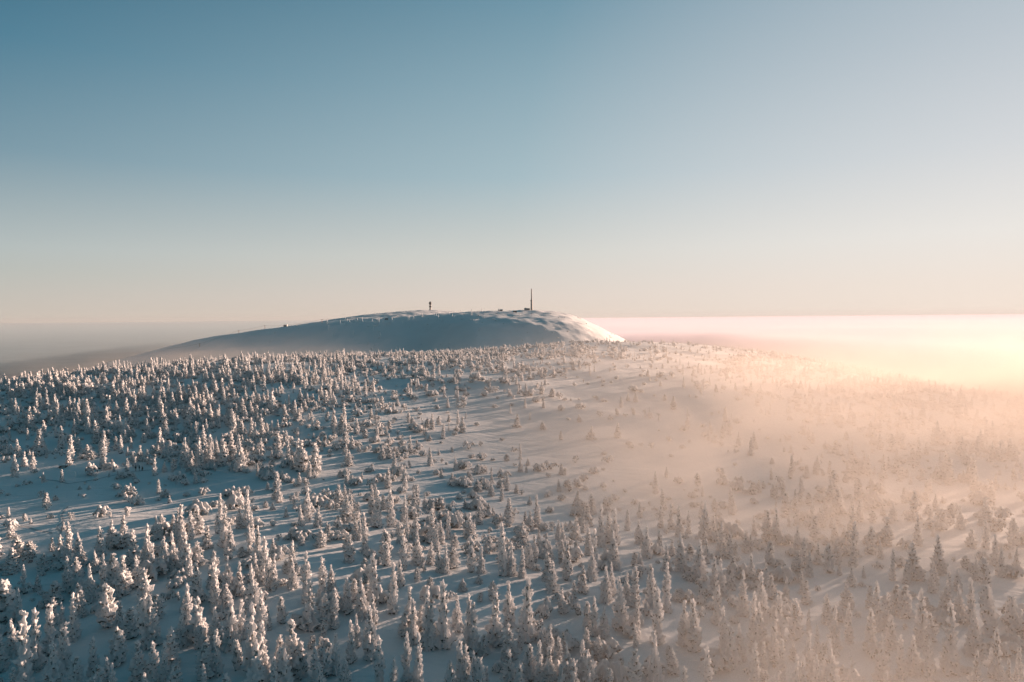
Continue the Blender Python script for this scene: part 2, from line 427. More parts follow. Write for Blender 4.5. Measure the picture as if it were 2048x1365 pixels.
reg('s', make_spruce(3, 8.5, prof_wobble(.95, 1), .02), shape='thin lumpy')
reg('s', make_spruce(4, 8.5, prof_col(.78, .3), .015, hook=.35), shape='thin blunt topped')
reg('c', make_spruce(5, 8, prof_cone(1.45), .01), shape='broad cone shaped')
reg('c', make_spruce(6, 8, prof_cone(1.35), -.02, rough=.42), shape='ragged cone shaped')
reg('c', make_spruce(7, 8, prof_wobble(1.45, 2.6), .02), shape='stepped cone shaped')
reg('c', make_spruce(8, 8, prof_two(1.35, .68), .01), shape='bell shaped long necked')
reg('c', make_spruce(9, 8, prof_two(1.5, .8), .02, rough=.4), shape='wide shouldered')
reg('h', make_spruce(10, 7.5, prof_col(.95, .28), .03, hook=1.0), shape='hook topped')
reg('h', make_spruce(11, 7.5, prof_two(1.1, .6), .04, hook=1.25), shape='bent tipped')
reg('t', make_spruce(12, 8, prof_wobble(1.15, .5), .02, hook=.6, rough=.5), shape='knobbly club topped')
reg('t', make_spruce(13, 8, prof_wobble(1.3, 4), -.03, rough=.55), shape='gnarled lumpy')
reg('m', make_spruce(14, 5.5, prof_round(1.15), .02, rough=.35), shape='round topped')
reg('m', make_spruce(15, 5.5, prof_round(1.35), .03, hook=.6, rough=.42), shape='domed')
reg('m', make_spruce(16, 5.5, prof_round(1.0), .05, hook=-.8, rough=.3), shape='hooded')
reg('m', make_spruce(17, 5.5, prof_wobble(1.4, 3), .02, rough=.5), shape='squat lumpy')
def make_bush(seed, n, Rr, Hh, arch=False):
    """bowed birch stems and low spruce crowns buried in snow"""
    r = random.Random(seed); bm = bmesh.new(); nb = bmesh.new(); tb = bmesh.new()
    for k in range(n):
        a = r.uniform(0, 6.28); L = Rr*r.uniform(.5, 1.15); hh = Hh*r.uniform(.55, 1.0)
        base = Vector((r.uniform(-.25, .25), r.uniform(-.25, .25), 0)); prev = base + Vector((0, 0, -.4))
        m = 9
        for j in range(1, m+1):
            u = j/m
            p = base + Vector((L*u*math.cos(a), L*u*math.sin(a), hh*math.sin(min(1, u*1.15)*math.pi*.78)))
            if p.z < .08: break
            s = .20*r.uniform(.7, 1.35)*(1.1-.2*u)
            ball(bm, p+Vector((0, 0, .07)), (s*1.15, s*.95, s), 1)
            if not arch and r.random() < .75: ball(bm, p+Vector((r.uniform(-.3, .3), r.uniform(-.3, .3), -.12-.2*r.random())), (s*.85, s*.85, s*1.1), 1)
            if r.random() < .5: ball(nb, p+Vector((r.uniform(-.12, .12), r.uniform(-.12, .12), -.26)), (.10, .10, .26), 1)
            cone(tb, prev, p, .05, .04, 5); prev = p
    if not arch:
        ball(nb, (0, 0, Hh*.35), (Rr*.45, Rr*.45, Hh*.42), 2)
    snow = remesh(bm, .11); need = bpy.data.meshes.new('n'); nb.to_mesh(need); nb.free(); t = bpy.data.meshes.new('t'); tb.to_mesh(t); tb.free()
    return snow, need, t
BP = ('snow_crust', 'twigs', 'stem')
reg('b', make_bush(21, 16, 1.4, 2.2), BP, 'domed'); reg('b', make_bush(22, 12, 1.1, 2.6), BP, 'upright'); reg('b', make_bush(23, 9, 1.6, 2.1, True), BP, 'arching')
reg('b', make_bush(24, 20, 1.7, 1.7), BP, 'low spreading'); reg('b', make_bush(25, 7, 1.0, 3.0, True), BP, 'drooping open')
print('protos', {k: [(len(p['ms'][0].polygons), round(p['w'], 2), round(p['h'], 2)) for p in v] for k, v in PROTO.items()})

# ------------------------------------------------------------------ where the trees stand (read off the photograph, tile by tile, then dropped on the terrain)
Z = 2048/300.0
T = {}
T[(0,1165,Z)] = "255,130,590,110,s 180,550,1000,170,c 340,515,1420,110,s 20,745,1200,200,c 490,450,1170,210,c 690,370,1000,170,s 730,870,1400,200,m 895,620,1180,130,h 1020,205,800,140,s 1075,45,420,140,m 740,240,600,110,s 855,295,650,100,s 1140,240,470,100,s 750,5,310,190,m 1470,70,600,260,m 1790,385,750,190,h 1620,655,1110,240,m 1900,850,1360,220,c 1285,790,1250,140,s 1030,1060,1420,180,m 1340,1180,1600,250,m 1480,1075,1500,190,c 1550,1155,1600,110,s 1985,1285,1700,130,s 100,0,500,260,m 185,1190,1500,120,s 2000,280,880,220,m"
T[(300,1165,Z)] = "510,85,700,150,s 430,430,870,190,c 30,240,870,250,c 60,190,500,220,m 300,660,1190,240,c 40,880,1400,170,s 210,865,1380,120,s 660,250,800,200,m 900,395,880,170,c 920,715,1280,120,s 700,560,900,120,m 740,880,1300,240,m 740,1175,1600,110,s 1120,220,900,200,c 1050,50,400,120,s 1250,280,770,160,h 1400,390,1250,130,s 1525,200,950,170,s 1540,610,1300,180,s 1610,330,640,100,s 1310,215,520,100,s 1200,820,1180,140,m 1800,220,560,130,m 1950,590,1300,300,c 1780,750,1100,140,m 1850,970,1500,220,m 1700,1090,1600,150,s 1040,1300,1700,180,m 1480,890,1600,190,m 330,1180,1500,200,m 900,-60,420,130,s"
T[(600,1165,Z)] = "140,20,640,230,c 360,190,620,200,c 480,125,620,110,s 650,-10,430,130,s 850,-10,470,180,c 1000,190,560,130,m 1010,-328,340,150,s 1280,-204,430,120,s 975,400,1050,220,c 700,575,1100,130,s 780,470,860,120,c 1495,115,700,150,c 1440,420,740,200,m 1550,290,830,130,c 1745,190,900,120,s 1795,350,920,110,s 1960,70,880,150,c 1650,320,560,90,m 1690,700,900,130,m 1455,765,1400,130,s 1620,790,1450,150,s 1285,1075,1600,150,s 1085,840,1500,150,s 490,755,1250,140,h 330,950,1300,200,m 205,895,1400,150,s 620,1060,1450,180,c 270,1150,1600,220,m 20,840,1300,180,m 160,730,900,110,m 320,540,740,80,m 2040,1150,1600,160,m"
T[(900,1165,Z)] = "95,195,600,140,h 262,240,930,110,s 325,350,980,130,s 620,230,860,240,t 460,740,1000,130,m 810,40,590,150,c 1050,35,800,170,t 1320,200,380,120,m 1535,105,420,130,h 1695,0,320,100,s 1965,240,720,110,s 1880,290,640,140,m 1860,650,960,180,m 810,610,1050,220,c 960,595,950,90,s 1295,660,1100,130,s 1375,665,1150,170,t 1490,790,1200,130,s 1225,865,1450,150,s 1090,895,1350,170,m 1355,935,1450,190,c 1610,885,1450,190,c 1820,860,1450,80,s 820,985,1450,220,c 960,1145,1600,170,m 135,885,1500,110,s 230,930,1500,120,s 340,1015,1550,110,s 20,1130,1600,130,s 430,1110,1600,130,m 510,1180,1500,70,s 1900,1250,1700,90,s 1890,990,1500,200,m 1700,1120,1650,190,m 1595,1140,1600,80,s 1540,1210,1650,90,m 1600,640,780,80,m 410,140,260,90,m 590,0,240,150,m"
T[(1200,1165,Z)] = "50,360,750,150,c 280,0,640,230,c 510,310,690,80,s 480,-170,330,150,s 690,-194,370,110,t 780,150,830,180,s 910,-224,390,110,s 1060,90,250,150,m 1140,305,850,180,c 1280,300,930,220,c 485,625,880,80,s 745,770,1420,120,h 480,990,1600,280,t 1000,930,1240,160,c 1470,955,1600,140,s 1150,1200,1600,200,m 130,1225,1600,160,h 1600,30,560,160,t 1685,390,980,100,s 1760,620,1160,140,m 1910,620,1060,110,c 1950,-120,450,160,c 940,870,1010,100,m 270,1040,1190,120,m"
T[(1500,1165,Z)] = "50,190,800,100,s 140,-70,560,150,c 130,330,860,140,c 290,-80,230,130,m 395,185,800,110,s 610,280,780,140,m 330,565,1060,90,h 430,840,1350,110,s 590,810,1050,120,c 790,730,1300,140,c 910,615,1050,100,s 760,-10,290,130,s 800,370,700,70,s 1050,180,560,150,c 1150,360,890,170,c 1320,0,340,180,c 1345,330,830,80,s 1100,890,1600,230,c 1370,1080,1600,110,h 620,1080,1700,110,c 720,1090,1700,120,c 910,1060,1600,90,s 70,880,1450,120,c 185,845,1200,100,s 390,1275,1700,100,h 1630,60,350,110,s 1720,50,650,180,c 1640,400,920,170,c 1920,480,900,160,c 1880,180,640,150,c 1800,770,1330,150,c 1860,1260,1700,70,s"
T[(1750,1165,Z)] = "270,60,430,90,m 385,70,480,120,m 630,160,860,120,c 740,450,800,190,m 970,10,400,180,c 1150,60,480,140,c 1300,-10,560,100,s 1020,370,1230,160,c 1340,430,1000,210,c 1550,120,720,230,m 1890,250,720,180,m 1640,690,1300,190,c 1380,990,1500,140,c 740,875,1450,130,s 350,785,1350,100,s 510,770,1250,140,c 1450,840,1100,120,m 1810,1090,1500,130,c 1920,1130,1500,70,s"
T[(0,985,Z)] = "165,400,620,110,h 240,620,880,170,m 410,670,860,150,m 165,775,1100,230,c 605,850,1080,140,m 720,610,800,90,m 830,600,930,170,m 950,425,820,110,s 1080,560,860,90,c 1115,700,1000,150,c 1370,490,880,130,s 1525,380,640,120,c 1690,320,560,90,s 1820,530,920,170,c 2020,470,1000,180,c 970,800,1100,80,s 930,880,1340,130,c 1035,910,1200,130,m 325,1010,1340,80,s 1310,815,1100,110,c 1415,885,1400,90,s 1240,1020,1500,140,c 1680,900,1400,200,c 1760,810,1050,120,h 1880,890,1300,180,c 520,1120,1340,100,c 1530,870,1280,160,m 1980,1060,1450,190,m 120,205,340,50,s 345,290,390,60,m 425,350,430,45,m 225,360,410,40,m"
T[(300,985,Z)] = "100,330,650,130,c 170,300,520,80,m 320,310,560,110,c 430,190,640,80,s 565,280,640,90,s 665,215,560,170,c 965,35,400,80,s 1030,210,740,130,c 930,310,560,90,m 1230,220,490,110,c 1330,-10,480,90,s 1220,-60,200,100,m 1390,280,680,90,s 1365,470,860,90,s 1475,480,900,110,c 1575,650,1250,110,s 1100,450,800,120,c 195,610,900,70,s 170,680,1100,130,c 320,570,1060,150,c 500,575,1060,160,c 540,740,1200,100,s 650,690,1000,190,c 780,470,760,160,c 870,800,1010,140,m 1070,760,920,150,m 1260,740,880,120,m 890,950,1600,130,s 640,1000,1500,200,c 1060,910,1400,180,c 830,1010,1300,120,c 1220,980,1400,160,c 1410,1030,1600,200,c 1620,940,1330,110,s 1700,950,1330,120,s 1440,850,1250,100,c 1950,680,1100,150,c 1950,970,1300,150,c 1850,930,1100,80,m 1575,120,210,70,m 1680,140,240,80,m 1860,200,340,70,c 1970,20,220,60,s 1720,-40,90,100,m 1720,680,790,60,h"
T[(600,985,Z)] = "110,-40,400,110,s 250,190,470,120,c 370,400,550,70,c 450,480,570,70,m 300,530,740,150,m 630,60,400,170,c 700,60,280,70,s 520,320,440,90,m 760,370,640,120,c 820,390,650,50,s 890,310,820,100,s 650,620,760,110,m 1060,0,480,130,s 1240,-20,470,130,s 1430,50,390,110,c 1560,-40,260,100,c 1710,20,240,70,c 1170,540,880,180,m 1355,400,690,80,s 1465,390,690,70,s 1590,380,700,130,c 1415,550,1050,120,s 1800,250,700,120,s 1610,560,980,170,c 1790,690,980,120,c 1930,400,700,110,c 1870,520,800,110,c 1990,730,1100,100,c 1900,760,1090,110,c 2030,280,640,80,s 880,900,1010,90,m 95,860,1500,110,s 310,925,1400,140,s 440,1010,1360,130,c 1370,945,1280,150,m 1600,1040,1210,100,m 1780,1160,1300,120,m 640,1200,1600,120,s 750,1200,1500,130,m 30,570,720,90,m"
T[(900,985,Z)] = "210,90,220,90,c 270,295,620,180,c 400,210,430,110,c 530,140,230,60,m 810,100,460,100,s 1190,50,460,120,c 1030,260,420,60,s 980,400,680,200,c 720,460,1130,120,s 840,710,1130,140,c 990,760,1150,80,s 980,900,1160,100,c 1090,720,1030,120,m 1150,600,950,110,c 1215,520,700,60,h 1370,680,980,120,c 1480,390,640,90,c 1540,430,780,90,c 1600,680,1100,160,c 1340,840,1200,180,c 1400,960,1360,180,c 1830,130,360,80,c 1940,760,1200,130,c 1890,500,850,120,s 1970,540,1100,100,s 1735,680,850,80,m 1810,1020,1360,170,c 1600,950,1200,130,m 540,590,790,140,m 290,750,1090,120,m 430,755,1100,120,c 40,760,1030,180,m 170,1180,1340,130,c 400,1110,1240,110,m 60,560,750,120,m 1640,380,480,80,m 700,60,120,40,m"
T[(1200,985,Z)] = "10,190,740,90,s 200,240,720,120,c 195,560,1040,160,c 375,250,520,80,h 545,130,340,80,c 520,400,700,110,c 640,470,900,110,c 830,180,480,90,c 970,175,500,110,c 1080,190,600,110,c 1210,260,560,80,s 1430,150,640,140,c 1550,310,620,100,c 1660,430,800,130,c 1570,90,260,90,m 1810,30,300,100,c 810,540,800,90,m 910,720,1070,130,c 1110,590,1070,150,c 1350,680,1200,140,c 1460,660,970,90,c 1230,700,860,110,m 1770,560,900,110,c 1850,650,850,60,s 1990,540,820,110,c 1560,900,1300,130,c 1650,940,1400,130,c 1810,880,1100,140,c 1800,1060,1330,110,c 85,1050,1500,120,c 160,980,1400,110,c 365,1120,1500,100,c"
T[(1500,985,Z)] = "55,320,590,90,c 370,240,700,130,c 530,310,470,50,s 490,10,300,130,m 640,470,820,110,c 740,625,1000,100,s 260,690,980,130,m 650,820,1100,170,c 810,810,1150,100,c 920,700,980,120,c 1080,720,1100,140,m 1040,610,720,150,m 1220,925,1130,60,s 1390,1010,1280,120,m 1550,1010,1170,50,s 220,985,1250,120,c 20,870,1250,100,c 980,180,480,110,c 850,150,450,110,m 1110,340,480,60,s 1160,420,640,110,c 1490,100,400,110,c 1400,200,500,120,c 1860,360,720,160,c 1780,660,900,80,c 1650,480,830,160,c 1950,800,1200,80,s 700,1080,1230,130,m 10,580,800,70,c 1280,480,620,100,c"
T[(1750,985,Z)] = "110,180,320,90,c 580,340,720,120,c 830,20,250,80,c 730,150,300,120,m 920,270,480,110,m 1160,180,500,110,c 1310,500,750,130,m 1510,400,760,100,h 790,430,600,60,s 860,620,1080,180,c 430,930,1240,110,c 800,960,1250,130,c 900,970,1130,90,c 1230,870,1030,130,m 1380,880,1200,100,c 1130,1060,1350,110,c 1640,600,1000,110,c 1500,910,1280,150,m 1720,780,1150,120,c 1900,380,720,130,m 1930,760,1050,90,c"
T[(80,900,Z)] = "300,275,440,55,s 55,310,440,60,c 1240,455,630,55,s 1620,410,600,60,s 1190,110,290,60,s 1300,100,240,70,m 1570,110,350,70,h 1700,165,300,70,c 690,230,350,110,m 235,480,520,25,m 545,490,540,50,m 670,480,540,50,m 535,580,630,25,m 90,590,760,90,h 210,620,690,80,m 1010,215,300,40,s 945,310,370,30,s 1065,280,340,30,s 1710,540,650,110,m 1770,620,720,50,h 1650,610,660,30,m 985,110,210,50,s 870,20,200,90,c 390,0,210,80,s 700,-60,130,150,c"
T[(680,680,3.303)] = "207,455,520,35,s 103,420,470,30,c 455,475,545,25,s 170,300,375,25,c 540,290,320,20,m 325,535,590,30,m 545,515,600,30,c 580,520,575,40,m 610,490,590,35,c 650,505,560,30,m 720,495,540,25,h 832,475,520,12,s 810,510,610,45,c 720,545,600,12,s 770,565,600,30,m 1170,490,575,50,c 1255,480,530,15,s 1340,535,590,45,c 1580,490,540,45,c 1660,570,655,60,c 1835,545,645,45,c 465,635,750,35,s 280,700,790,50,c 360,740,850,35,s 595,710,830,40,c 740,705,740,20,m 380,720,770,40,m 670,850,910,30,c 740,880,940,40,m 1100,755,800,45,m 1240,785,830,30,h 1000,840,880,15,s 910,920,1000,60,c 1000,930,1030,45,c 1070,945,1057,30,s 1165,955,1010,35,h 1445,920,1000,30,c 430,840,1000,35,s 235,955,1057,50,c 320,850,950,30,s 45,850,950,30,s 60,730,830,50,c 80,635,720,40,c 110,520,620,40,c 15,490,600,60,c 830,315,355,20,s 765,335,380,20,c 690,320,380,20,s 660,330,355,15,m 1405,320,375,40,m 1525,385,405,25,m 1700,370,395,30,m 1345,400,450,25,s 2035,195,240,20,c"
T[(1240,640,2.535)] = "140,250,285,14,c 188,258,290,12,c 430,243,275,12,s 205,305,335,14,c 365,285,315,12,c 415,258,280,10,c 490,222,250,12,c 460,230,250,16,m 395,308,350,16,c 425,290,330,14,c 455,290,330,12,s 487,325,365,24,c 620,178,200,16,c 180,770,880,26,c 235,745,800,20,c"
trees = []      # px, tip y, base y, width (all in photograph pixels), kind
for (x0, y0, z), s in T.items():
    for e in s.split():
        a = e.split(','); x, ty, by, wd = map(float, a[:4])
        trees.append((x0+x/z, y0+ty/z, y0+by/z, wd/z, a[4]))
tx = np.array([t[0] for t in trees]); tty = np.array([t[1] for t in trees]); tby = np.array([t[2] for t in trees])
PB = hit(tx, tby, 40)
placed = []     # dict: kind, pos, h, wscale, px etc.
rs = random.Random(5)
for t, p in zip(trees, PB):
    if not np.isfinite(p).all(): continue
    D = p[1]
    hpx = t[2]-t[1]; wpx = t[3]
    dep = math.atan2(-p[2], D)
    h = hpx*D/F/math.cos(dep)*1.06
    placed.append(dict(kind=t[4], p=p, h=h, w=wpx*D/F*.95, px=t[0], py=t[2], ty=t[1], hpx=hpx))
big = sorted([q for q in placed if q['kind'] != 'm'], key=lambda q: -q['hpx'])
med = sorted([q for q in placed if q['kind'] == 'm'], key=lambda q: -q['hpx'])
print('digitised', len(placed), 'spruce', len(big), 'round', len(med), 'heights', np.percentile([q['h'] for q in big], [5, 50, 95]))

# ------------------------------------------------------------------ the rest of the wood, scattered by how dense the photograph shows it
rows_y = [640, 705, 740, 780, 825, 875, 925, 968, 1020, 1100, 1220, 1400]
SPR = np.array([  # columns every 128 px from 0 to 2048
 [6,6,7,8,8,7,5,4,3,1,1,2,3,5,6,6,6],
 [8,8,8,9,9,7,6,6,4,2,.5,1,3,5,6,6,6],
 [9,9,9,9,9,7,6,5,4,1.5,.3,1,3.5,6,6,6,6],
 [8,9,9,9,8,6,2,1,.6,.3,.3,1.5,4,6,6,6,6],
 [5,6,6,7,7,4,.8,.4,.2,.2,.3,1,3,4,4,5,5],
 [7,7,6,6,5,4,1.5,.3,.3,.2,.3,.6,1.5,3,4,5,5],
 [5,4,3,4,4,4,2.5,1.0,.4,.2,.2,.4,1,2,4,5,5],
 [.6,.4,1.5,2.5,4,4.5,3.5,2,1,.4,.4,1,2,4,5,6,6],
 [.2,.3,.5,1.5,2,2.5,2.5,2,1,1,2,2.5,3,3,4,4,4],
 [1.2,1.2,1.2,1,1,1.2,1.2,1.4,1.5,1.8,2.2,2.4,2.6,2.6,2.8,3,3],
 [.8,.8,.8,.8,.8,.9,.9,1,1,1.2,1.5,1.7,1.8,1.8,1.8,1.8,1.8],
 [.8,.8,.8,.8,.8,.9,.9,1,1,1.2,1.4,1.5,1.6,1.6,1.6,1.6,1.6]])
BSH = np.array([
 [4,4,4,4,4,4,3,3,2,2,1,1,2,2,3,3,3],
 [6,6,6,6,6,5,5,5,4,3,1,1,2,3,3,3,3],
 [6,6,6,6,6,5,5,5,4,3,1,1,2,3,3,3,3],
 [8,8,8,7,6,5,4,2,2,1,1,1,2,3,3,3,3],
 [7,8,8,8,7,6,3,1,.6,.6,.6,1,2,3,3,3,3],
 [8,8,8,8,8,7,3,.7,.6,.5,.6,.6,1,2,3,3,3],
 [6,7,7,8,8,8,6,3,1,.5,.4,.4,1,2,3,3,3],
 [2,1.5,5,7,8,8,7,5,3,1.5,1,1,2,3,3,3,3],
 [.8,.6,1.5,5,8,8,7,6,4,3,4,4,4,4,4,4,4],
 [6,6,5,4,6,7,6,6,6,5,5,5,5,5,5,5,5],
 [5,5,4,4,5,5,5,6,6,6,6,6,5,5,5,5,5],
 [5,5,5,5,5,5,5,6,6,6,6,6,5,5,5,5,5]])
def lookup(Mx, px, py):
    fx = np.clip(px/128, 0, 15.999); fy = np.interp(py, rows_y, np.arange(len(rows_y))); fy = np.clip(fy, 0, len(rows_y)-1.001)
    i = fx.astype(int); j = fy.astype(int); u = fx-i; v = fy-j
    return (Mx[j, i]*(1-u)+Mx[j, i+1]*u)*(1-v) + (Mx[j+1, i]*(1-u)+Mx[j+1, i+1]*u)*v
def clump(x, y):
    return .55 + .45*np.sin(.055*x+1.1*np.sin(.031*y))*np.sin(.06*y+1.3*np.sin(.027*x+2)) + .35*np.sin(.13*x+.09*y)*np.sin(.11*y-.07*x)
def scatter(Mx, rho, nmax, seed):
    g = np.random.default_rng(seed)
    x = g.uniform(-560, 640, nmax); y = g.uniform(70, 860, nmax)
    z = height(x, y)
    px, py, dp = project(np.stack([x, y, z], -1))
    area = 1200*790/nmax
    lv = lookup(Mx, px, py)
    lv = lv*np.where(y > 640, np.clip(1-(y-640)/180, 0, 1), 1)
    lv = np.where((px < -260) | (px > W+500), 0, lv)
    lv = lv*np.clip(clump(x, y), .15, 1.5)
    keep = g.random(nmax) < lv/9*rho*area
    keep &= (z > -135)
    return x[keep], y[keep], z[keep], px[keep], py[keep]
sx_, sy_, sz_, spx, spy = scatter(SPR, .070, 220000, 3)
bx_, by_, bz_, bpx, bpy_ = scatter(BSH, .095, 220000, 4)
ex = np.array([q['p'][0] for q in placed]); ey = np.array([q['p'][1] for q in placed])
def clear_of(x, y, d):
    ok = np.ones(len(x), bool)
    for a, b in zip(ex, ey): ok &= (x-a)**2 + (y-b)**2 > d*d
    return ok
k = clear_of(sx_, sy_, 2.6) ; sx_, sy_, sz_, spx, spy = [a[k] for a in (sx_, sy_, sz_, spx, spy)]
k = clear_of(bx_, by_, 1.6) ; bx_, by_, bz_, bpx, bpy_ = [a[k] for a in (bx_, by_, bz_, bpx, bpy_)]
# keep clearings where the people, the table and the sign stand
for cxp, cyp, rad in ((278,940,9),(125,937,8),(152,955,5),(1167,765,8),(755,738,8)):
    c = hit([cxp], [cyp])[0]
    k = (sx_-c[0])**2+(sy_-c[1])**2 > rad**2; sx_, sy_, sz_, spx, spy = [a[k] for a in (sx_, sy_, sz_, spx, spy)]
    k = (bx_-c[0])**2+(by_-c[1])**2 > (rad*.7)**2; bx_, by_, bz_, bpx, bpy_ = [a[k] for a in (bx_, by_, bz_, bpx, bpy_)]
print('scattered spruce', len(sx_), 'bush', len(bx_))
g2 = np.random.default_rng(9)
for x, y, z, px, py in zip(sx_, sy_, sz_, spx, spy):
    base = np.interp(y, [100, 230, 330, 430, 520, 700], [6.5, 6.5, 5.8, 5.4, 4.6, 4.2])
    if px > 700 and y > 230: base *= .8
    h = base*np.clip(g2.lognormal(-.14, .40), .35, 1.55)
    if y < 220: h *= .78 if px > 1100 else .66
    kd = str(g2.choice(['s', 's', 's', 's', 'c', 'c', 'c', 'h', 't', 'm', 'm'])) if h > 3.5 else 'm'
    if kd == 'm': h = min(h*.75, 4.2)
    wr = g2.uniform(.20, .30) if kd == 's' else g2.uniform(.27, .42) if kd != 'm' else g2.uniform(.4, .6)
    placed.append(dict(kind=kd, p=np.array([x, y, z]), h=h, w=h*wr, px=px, py=py, hpx=h*F/y, ty=py-h*F/y))
for x, y, z, px, py in zip(bx_, by_, bz_, bpx, bpy_):
    h = g2.uniform(1.0, 2.7)*np.clip(g2.lognormal(0, .25), .6, 1.6)
    placed.append(dict(kind='b', p=np.array([x, y, z]), h=h, w=h*g2.uniform(.9, 1.5), px=px, py=py, hpx=h*F/y, ty=py-h*F/y))

hx = g2.uniform(-760, 260, 900); hy = g2.uniform(950, 1900, 900)
hz = height(hx, hy); hpx_, hpy_, _d = project(np.stack([hx, hy, hz], -1))
for x, y, z, px, py in zip(hx, hy, hz, hpx_, hpy_):
    if z < -80 or g2.random() < .45: continue
    h = g2.uniform(1.0, 2.6); placed.append(dict(kind='b', p=np.array([x, y, z]), h=h, w=h*1.2, px=px, py=py, hpx=h*F/y, ty=py-h*F/y))
def inframe(q): return -25 < q['px'] < W+25 and q['ty'] < H-4 and q['py'] > 640
spr = sorted([q for q in placed if q['kind'] in 'scht' and inframe(q)], key=lambda q: -q['hpx'])
rnd = sorted([q for q in placed if q['kind'] == 'm' and inframe(q)], key=lambda q: -q['hpx'])
bsh = sorted([q for q in placed if q['kind'] == 'b' and inframe(q)], key=lambda q: -q['hpx'])
ind = spr[:290] + rnd[:160] + bsh[:130]
ids = {id(q) for q in ind}
rest = [q for q in placed if id(q) not in ids]
for q in placed:
    q['var'] = rs.randrange(len(PROTO[q['kind']])); pr = PROTO[q['kind']][q['var']]
    q['sz'] = q['h']/pr['h']; q['sxy'] = min(max(q['w']/pr['w'], q['sz']*.72), q['sz']*1.6)
    q['rz'] = rs.uniform(0, 6.28)

# ---- individuals, each with parts; every label is worded from the tree's shape and its place among like trees
NAMES = {'s': 'slender_snowy_spruce', 'c': 'broad_snowy_spruce', 'h': 'bent_snowy_spruce', 't': 'knobbly_snowy_spruce', 'm': 'round_snowy_spruce', 'b': 'snowy_bush'}
GROUPS = {'s': 'snow crusted spruces on the slope', 'm': 'round snow laden small spruces', 'b': 'snow buried bushes'}
def zone(q):
    cols_ = ['left edge', 'far left', 'left', 'centre left', 'centre', 'centre right', 'right', 'far right', 'right edge']
    i = int(min(8, max(0, q['px']/W*9)))
    mid = (q['py']+q['ty'])/2
    rws = [(1310, 'bottom edge'), (1240, 'lowest row'), (1170, 'second lowest row'), (1110, 'lower slope'), (1050, 'middle of the wood'), (980, 'upper wood edge'), (0, 'clearing beyond')]
    r = [w_ for lim, w_ in rws if mid >= lim][0]
    return cols_[i], r
ORD = ['leftmost', 'second from left', 'third from left', 'fourth from left', 'fifth from left', 'sixth from left', 'seventh from left', 'eighth from left', 'ninth from left', 'tenth from left', 'eleventh from left', 'twelfth from left']
buckets = {}
for q in ind:
    sh = PROTO[q['kind']][q['var']]['shape']
    buckets.setdefault((q['kind'], sh, zone(q)), []).append(q)
for (kd, sh, (zc, zr)), l in buckets.items():
    l.sort(key=lambda q: q['px'])
    noun = 'bush' if kd == 'b' else 'spruce'
    pre = {'bottom edge': 'at the bottom edge', 'lowest row': 'in the lowest row', 'second lowest row': 'in the second lowest row', 'lower slope': 'on the lower slope',
           'middle of the wood': 'mid wood', 'upper wood edge': 'at the wood edge', 'clearing beyond': 'by the clearing'}[zr]
    for i, q in enumerate(l):
        q['label'] = f"{sh} snowy {noun} {pre}, {zc}" + (f", {ORD[min(i, 11)]}" if len(l) > 1 else '')
made = {}
for q in ind:
    pr = PROTO[q['kind']][q['var']]
    root = empty(NAMES[q['kind']], tuple(q['p'] - np.array([0, 0, .12])), q['rz'])
    root.scale = (q['sxy'], q['sxy'], q['sz'])
    kids = made.get((q['kind'], q['var']))
    if kids is None:
        kids = [mesh_obj(nm, me, None, root) for nm, me in zip(pr['parts'], pr['ms'])]
        made[(q['kind'], q['var'])] = kids
    else:
        for c in kids:
            d = c.copy(); COL.objects.link(d); d.parent = root
    tag(root, q['label'], 'bush' if q['kind'] == 'b' else 'tree', GROUPS.get(q['kind'], GROUPS['s']))
print('individuals', len(ind), 'rest', len(rest), 'unique labels', len({q['label'] for q in ind}))

